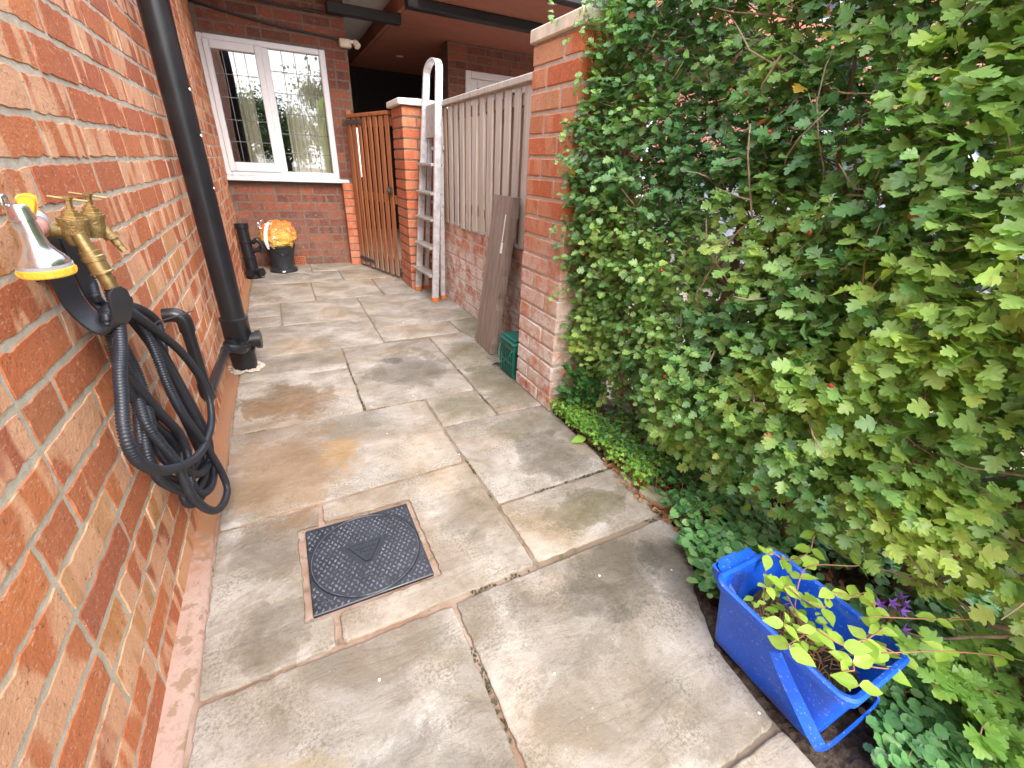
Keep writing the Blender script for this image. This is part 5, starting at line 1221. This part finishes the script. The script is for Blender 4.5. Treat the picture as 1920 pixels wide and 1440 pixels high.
mb = MB(); mb.box((1.145, .383, .182), (1.275, .420, .187), .002); ribbon(mb, [(1.146, .386, .172), (1.150, .405, .172), (1.165, .419, .172), (1.21, .422, .172), (1.255, .419, .172), (1.270, .405, .172), (1.274, .386, .172)], .030, .004); mb.build('lip', M['blue'], t, smooth=True, angle=40)
mb = MB(); sx0, sx1, sy0, sy1 = 1.150, 1.292, .132, .352
for i in range(16):
    for j in range(20): mb.v.append((sx0 + (sx1 - sx0) * i / 15, sy0 + (sy1 - sy0) * j / 19, .082 + .03 * (j / 19) + .012 * mn.noise(Vector((i * .5, j * .5, 0)))))
for i in range(15):
    for j in range(19): mb.face([i * 20 + j, (i + 1) * 20 + j, (i + 1) * 20 + j + 1, i * 20 + j + 1], (0, 0, 0))
tag(mb.build('potting_soil', M['soil'], loc=(1.22, .24, .09), smooth=True), 'dark potting soil and dry roots inside the blue tub', kind='stuff')
mb = MB()
for _ in range(150):
    p = Vector((rnd.uniform(sx0 + .01, sx1 - .01), rnd.uniform(sy0 + .01, sy1 - .01), .108)); a = rnd.uniform(0, 3.14); l = rnd.uniform(.015, .05); d = Vector((math.cos(a) * l, math.sin(a) * l, rnd.uniform(-.01, .02))); mb.tube([p - d / 2, p + Vector((0, 0, .006)), p + d / 2], .0009, 4)
tag(mb.build('dry_roots', M['stem'], loc=(1.22, .24, .1)), 'tangle of thin dry stems on the soil in the blue tub', kind='stuff')
mb = MB(); mb.poly([(1.140, .340, .12), (1.152, .368, .125), (1.158, .372, .200), (1.140, .350, .190)]); mb.poly([(1.152, .369, .125), (1.20, .362, .12), (1.205, .366, .188), (1.158, .373, .2)])
t2 = mb.build('plastic_wrapper', M['clear'], loc=(1.15, .35, .15)); tag(t2, 'torn clear plastic wrapper in the far left corner of the blue tub', 'wrapper')
mb = MB(); mb.poly([(1.139, .338, .118), (1.139, .362, .12), (1.141, .364, .186), (1.139, .345, .18)]); mb.build('print', M['paper'], t2)
t = thing('vine_plant', (1.22, .26, .1), 'yellow-green vine with paired oval leaves trailing out of the blue tub', 'plant')
VL = [(1.214,.348),(1.233,.324),(1.274,.313),(1.285,.285),(1.218,.278),(1.137,.294),(1.319,.317),(1.38,.342),(1.407,.321),(1.396,.291),(1.444,.323),(1.402,.272),(1.373,.245),(1.247,.23),(1.27,.206),(1.194,.215),(1.174,.25),(1.168,.28),(1.089,.227),(1.106,.197),(1.054,.193),(1.135,.194),(1.149,.155),(1.13,.127),(1.2,.142),(1.215,.119),(1.177,.101),(1.225,.099),(1.099,.128),(1.101,.103),(1.314,.199),(1.247,.143),(1.288,.172)]
camp = Vector((.3723, 0, 1.0)); P_, T_, N_, S_, C_ = [], [], [], [], []; mb = MB()
root = [Vector((1.20, .30, .10)), Vector((1.23, .25, .10)), Vector((1.24, .19, .095))]
nodes = []
for (x_, y_) in VL:
    p = Vector((x_, y_, .26)); zz = rnd.uniform(.18, .26); k_ = (zz - 1.0) / (.26 - 1.0); p = camp + (p - camp) * k_; nodes.append(p)
main = [[0, 1, 2, 6, 7, 10], [4, 3, 12, 11, 9, 8], [17, 16, 15, 13, 14, 30, 32], [5, 17], [18, 19, 21, 22, 24, 25, 27], [20, 19], [23, 28, 29], [26, 23], [31, 24]]
for k_, ch in enumerate(main):
    st_ = root[k_ % 3]; pts = [st_] + [nodes[i] for i in ch]; mb.tube(catmull(pts, .012), .0014, 5)
for i, p in enumerate(nodes):
    base = rnd.uniform(0, 6.28)
    for q in range(rnd.choice((2, 2, 3))):
        a = base + q * (2.4 + rnd.gauss(0, .3)); P_.append(p); T_.append((math.cos(a), math.sin(a), rnd.gauss(-.05, .25))); N_.append((rnd.gauss(-.25, .25), rnd.gauss(-.1, .25), 1)); S_.append(rnd.uniform(.026, .045)); C_.append((rnd.random(), rnd.random(), rnd.random()))
for _ in range(75):
    p = Vector((rnd.uniform(1.16, 1.27), rnd.uniform(.20, .34), rnd.uniform(.11, .22))); a = rnd.uniform(0, 6.28); P_.append(p); T_.append((math.cos(a), math.sin(a), rnd.gauss(.1, .3))); N_.append((rnd.gauss(-.2, .3), rnd.gauss(0, .3), 1)); S_.append(rnd.uniform(.014, .028)); C_.append((rnd.random() * .6, rnd.random(), rnd.random()))
for far in ([(1.22, .12, .24), (1.32, .07, .25), (1.45, .02, .22), (1.55, -.02, .18)], [(1.28, .172, .24), (1.40, .11, .24), (1.55, .06, .22), (1.66, .05, .2)]):
    mb.tube(catmull(far, .02), .0012, 5)
    for p in far[1:]:
        for q in range(3): a = rnd.uniform(0, 6.28); P_.append(p); T_.append((math.cos(a), math.sin(a), -.1)); N_.append((-.2, 0, 1)); S_.append(rnd.uniform(.025, .038)); C_.append((rnd.random(), rnd.random(), rnd.random()))
mb.build('stem', M['stem'], t, smooth=True); leaves('foliage', M['vine'], 'ovate', A(P_), A(T_), A(N_), np.array(S_), np.array(C_), t)
mb = MB(); mv = []
for _ in range(1500):
    seg = rnd.choice([((.345, .712), (1.33, .725)), ((.607, .70), (.607, .1)), ((.862, .99), (1.33, 1.0)), ((.855, 1.25), (.86, .74)), ((.06, 1.765), (.84, 1.775)), ((1.105, 1.53), (1.105, 2.04)), ((1.345, .75), (1.35, 1.45)), ((1.36, 1.5), (1.41, 2.1)), ((.57, 1.79), (.57, 2.56)), ((1.50, 2.2), (1.52, 3.2))]); t_ = rnd.random() ** 1.2
    x_ = seg[0][0] + (seg[1][0] - seg[0][0]) * t_ + rnd.gauss(0, .0035); y_ = seg[0][1] + (seg[1][1] - seg[0][1]) * t_ + rnd.gauss(0, .003)
    if mn.noise(Vector((x_ * 6, y_ * 6, 2))) < .05: continue
    mb.lathe((x_, y_, -.005), (rnd.gauss(0, .2), rnd.gauss(0, .2), 1), [(0, rnd.uniform(.0012, .004)), (.0035, rnd.uniform(.001, .003)), (.0048, .0005)], 5)
if mb.v: tag(mb.build('moss', m_plain('dark_joint_moss', (.075, .07, .035), .95, bump=1, bscale=400, var=.5), loc=(.8, 1, 0)), 'dark moss and dirt crumbs lodged in the paving joints', kind='stuff')
# crumbs of litter on the paving
mb = MB()
for (x_, y_) in [(.60, 1.80), (.80, 1.83), (.62, 1.55), (1.00, .62), (1.16, .34), (.95, 2.6), (.3, .25), (.72, .24), (1.25, .45), (1.2, .55), (1.1, .2), (.84, 1.3), (.4, .6), (1.02, 2.9), (.75, .45)]:
    mb.lathe((x_, y_, .0), (rnd.gauss(0, .3), rnd.gauss(0, .3), 1), [(0, rnd.uniform(.002, .004)), (.002, .002)], 6)
tag(mb.build('grit', M['label'], loc=(.6, 1, 0)), 'scattered pale grit and petals on the paving', kind='stuff')

# ================================================================== BEYOND THE HEDGE
nb = thing('neighbour_house', (9, 3, 0), 'orange brick house glimpsed through the hedge across the driveway', 'house')
k = N('neighbour_brick'); v = k.map(k.pos(), (1, 1, 1)); b = k.n('ShaderNodeTexBrick'); sp = k.sep(v); k.put(k.comb(k.math('ADD', sp[0], sp[1]), sp[2], 0), b.inputs['Vector'])
b.inputs['Color1'].default_value = (.48, .17, .08, 1); b.inputs['Color2'].default_value = (.38, .11, .06, 1); b.inputs['Mortar'].default_value = (.5, .42, .33, 1); b.inputs['Scale'].default_value = 1; b.inputs['Brick Width'].default_value = .225; b.inputs['Row Height'].default_value = .075; b.inputs['Mortar Size'].default_value = .006
M['nb'] = k.fin(b.outputs['Color'], .85)
mb = MB(); mb.box((8.5, -6, 0), (14, 9, 5.2), .01); mb.build('wall', M['nb'], nb)
mb = MB(); mb.v += [(8.1, -6.4, 5.21), (8.1, 9.4, 5.21), (11.2, 9.4, 7.6), (11.2, -6.4, 7.6), (14.4, -6.4, 5.21), (14.4, 9.4, 5.21)]; mb.face([0, 1, 2, 3], (0, 0, 0)); mb.face([3, 2, 5, 4], (0, 0, 0)); mb.face([0, 3, 4], (0, 0, 0)); mb.face([1, 5, 2], (0, 0, 0)); mb.build('roof', M['roof'], nb)
for (y_, z_) in ((-2.2, .9), (1.2, .9), (4.6, .9), (-2.2, 3.2), (1.2, 3.2), (4.6, 3.2)):
    mb = MB(); mb.box((8.44, y_, z_), (8.499, y_ + 1.5, z_ + 1.1), .01); f = mb.build('window', M['white_pvc'], nb)
    mb = MB(); mb.box((8.43, y_ + .08, z_ + .08), (8.439, y_ + .72, z_ + 1.02), .002); mb.box((8.43, y_ + .78, z_ + .08), (8.439, y_ + 1.42, z_ + 1.02), .002); mb.build('pane', M['car_glass'], f)
# a parked car
car = thing('parked_car', (5.0, 2.2, 0), 'pale silver-blue hatchback parked on the driveway behind the hedge', 'car')
prof = [(-2.0, .28), (-2.02, .62), (-1.9, .82), (-1.1, .92), (-.55, 1.36), (.9, 1.42), (1.55, 1.05), (1.95, .92), (2.0, .30)]
mb = MB(); ny = 9
for i in range(ny):
    x_ = -.84 + 1.68 * i / (ny - 1); k_ = abs(x_) / .84
    for (y_, z_) in prof:
        zz = .28 + (z_ - .28) * (1 - .05 * k_ ** 4); xx = x_ * (1 - (.20 * max(0, z_ - .85) / .55)); mb.v.append((5.0 + xx, 2.2 + y_ * (1 - .03 * k_ ** 3), zz))
m_ = len(prof)
for i in range(ny - 1):
    for j in range(m_ - 1): mb.face([i * m_ + j, i * m_ + j + 1, (i + 1) * m_ + j + 1, (i + 1) * m_ + j], (0, 0, 0))
mb.face(list(range(m_)), (0, 0, 0)); mb.face([(ny - 1) * m_ + j for j in range(m_)][::-1], (0, 0, 0)); mb.build('body', M['car'], car, smooth=True, angle=35)
mb = MB(); mb.poly([(4.20, 1.25, .95), (4.27, 1.72, 1.30), (4.27, 3.0, 1.34), (4.18, 3.6, 1.02)]); mb.poly([(5.8, 1.25, .95), (5.73, 1.72, 1.30), (5.73, 3.0, 1.34), (5.82, 3.6, 1.02)]); mb.poly([(4.38, 1.12, .955), (5.62, 1.12, .955), (5.55, 1.62, 1.345), (4.45, 1.62, 1.345)]); mb.build('windows', M['car_glass'], car)
for (x_, y_) in ((4.17, .95), (5.83, .95), (4.17, 3.5), (5.83, 3.5)):
    mb = MB(); mb.lathe((x_ - .09, y_, .30), (1, 0, 0), [(0, .26), (.02, .30), (.16, .30), (.18, .26)], 26); wh = mb.build('wheel', M['tyre'], car, smooth=True, angle=40)
    mb = MB(); mb.lathe((x_ - .10 if x_ < 5 else x_ + .08, y_, .30), (1, 0, 0), [(0, .10), (.005, .19), (.02, .19)], 20); mb.build('rim', M['alu'], wh)
# garden trees behind the camera, seen mirrored in the window
def tree(x, y, h, cr, label, seed, n=8000):
    rnd.seed(seed); t = thing('garden_tree', (x, y, 0), label, 'tree', 'trees in the garden behind the viewer')
    mb = MB(); mb.tube([(x, y, 0), (x + .1, y, h * .3), (x, y + .1, h * .6), (x + .1, y, h * .9)], [.16, .12, .08, .03], 10)
    P_, T_, N_, S_, C_ = [], [], [], [], []
    for i in range(26):
        a = rnd.uniform(0, 6.28); z0 = h * rnd.uniform(.35, .85); rr = cr * (1 - abs(z0 / h - .6)) * rnd.uniform(.5, 1); e = Vector((x + rr * math.cos(a), y + rr * math.sin(a), z0 + rr * .35)); mb.tube([(x, y, z0 - .2), ((x + e.x) / 2, (y + e.y) / 2, z0 + .1), tuple(e)], [.05, .03, .01], 6)
        for _ in range(n // 26):
            o_ = Vector((rnd.gauss(0, 1), rnd.gauss(0, 1), rnd.gauss(0, .8))) * cr * rnd.choice((.12, .2, .34)); P_.append(e + o_); T_.append((rnd.gauss(0, 1), rnd.gauss(0, 1), rnd.gauss(-.3, .6))); N_.append((rnd.gauss(0, .6), rnd.gauss(0, .6), 1)); S_.append(rnd.uniform(.05, .13)); C_.append((rnd.random(), rnd.random(), rnd.random()))
    mb.build('trunk', M['bark'], t, smooth=True); leaves('crown', M['tree_leaf'], 'cheap', A(P_), A(T_), A(N_), np.array(S_), np.array(C_), t)
tree(-.2, -9.5, 2.7, 1.2, 'bushy green tree left in the window reflection', 3); tree(2.6, -8.0, 3.4, 1.3, 'tall loose tree right in the window reflection', 5); tree(.9, -11.5, 2.3, 1.3, 'low dark tree in the middle of the window reflection', 8)
tree(4.6, -11, 3.0, 1.6, 'broad tree at the far end of the back garden', 9)
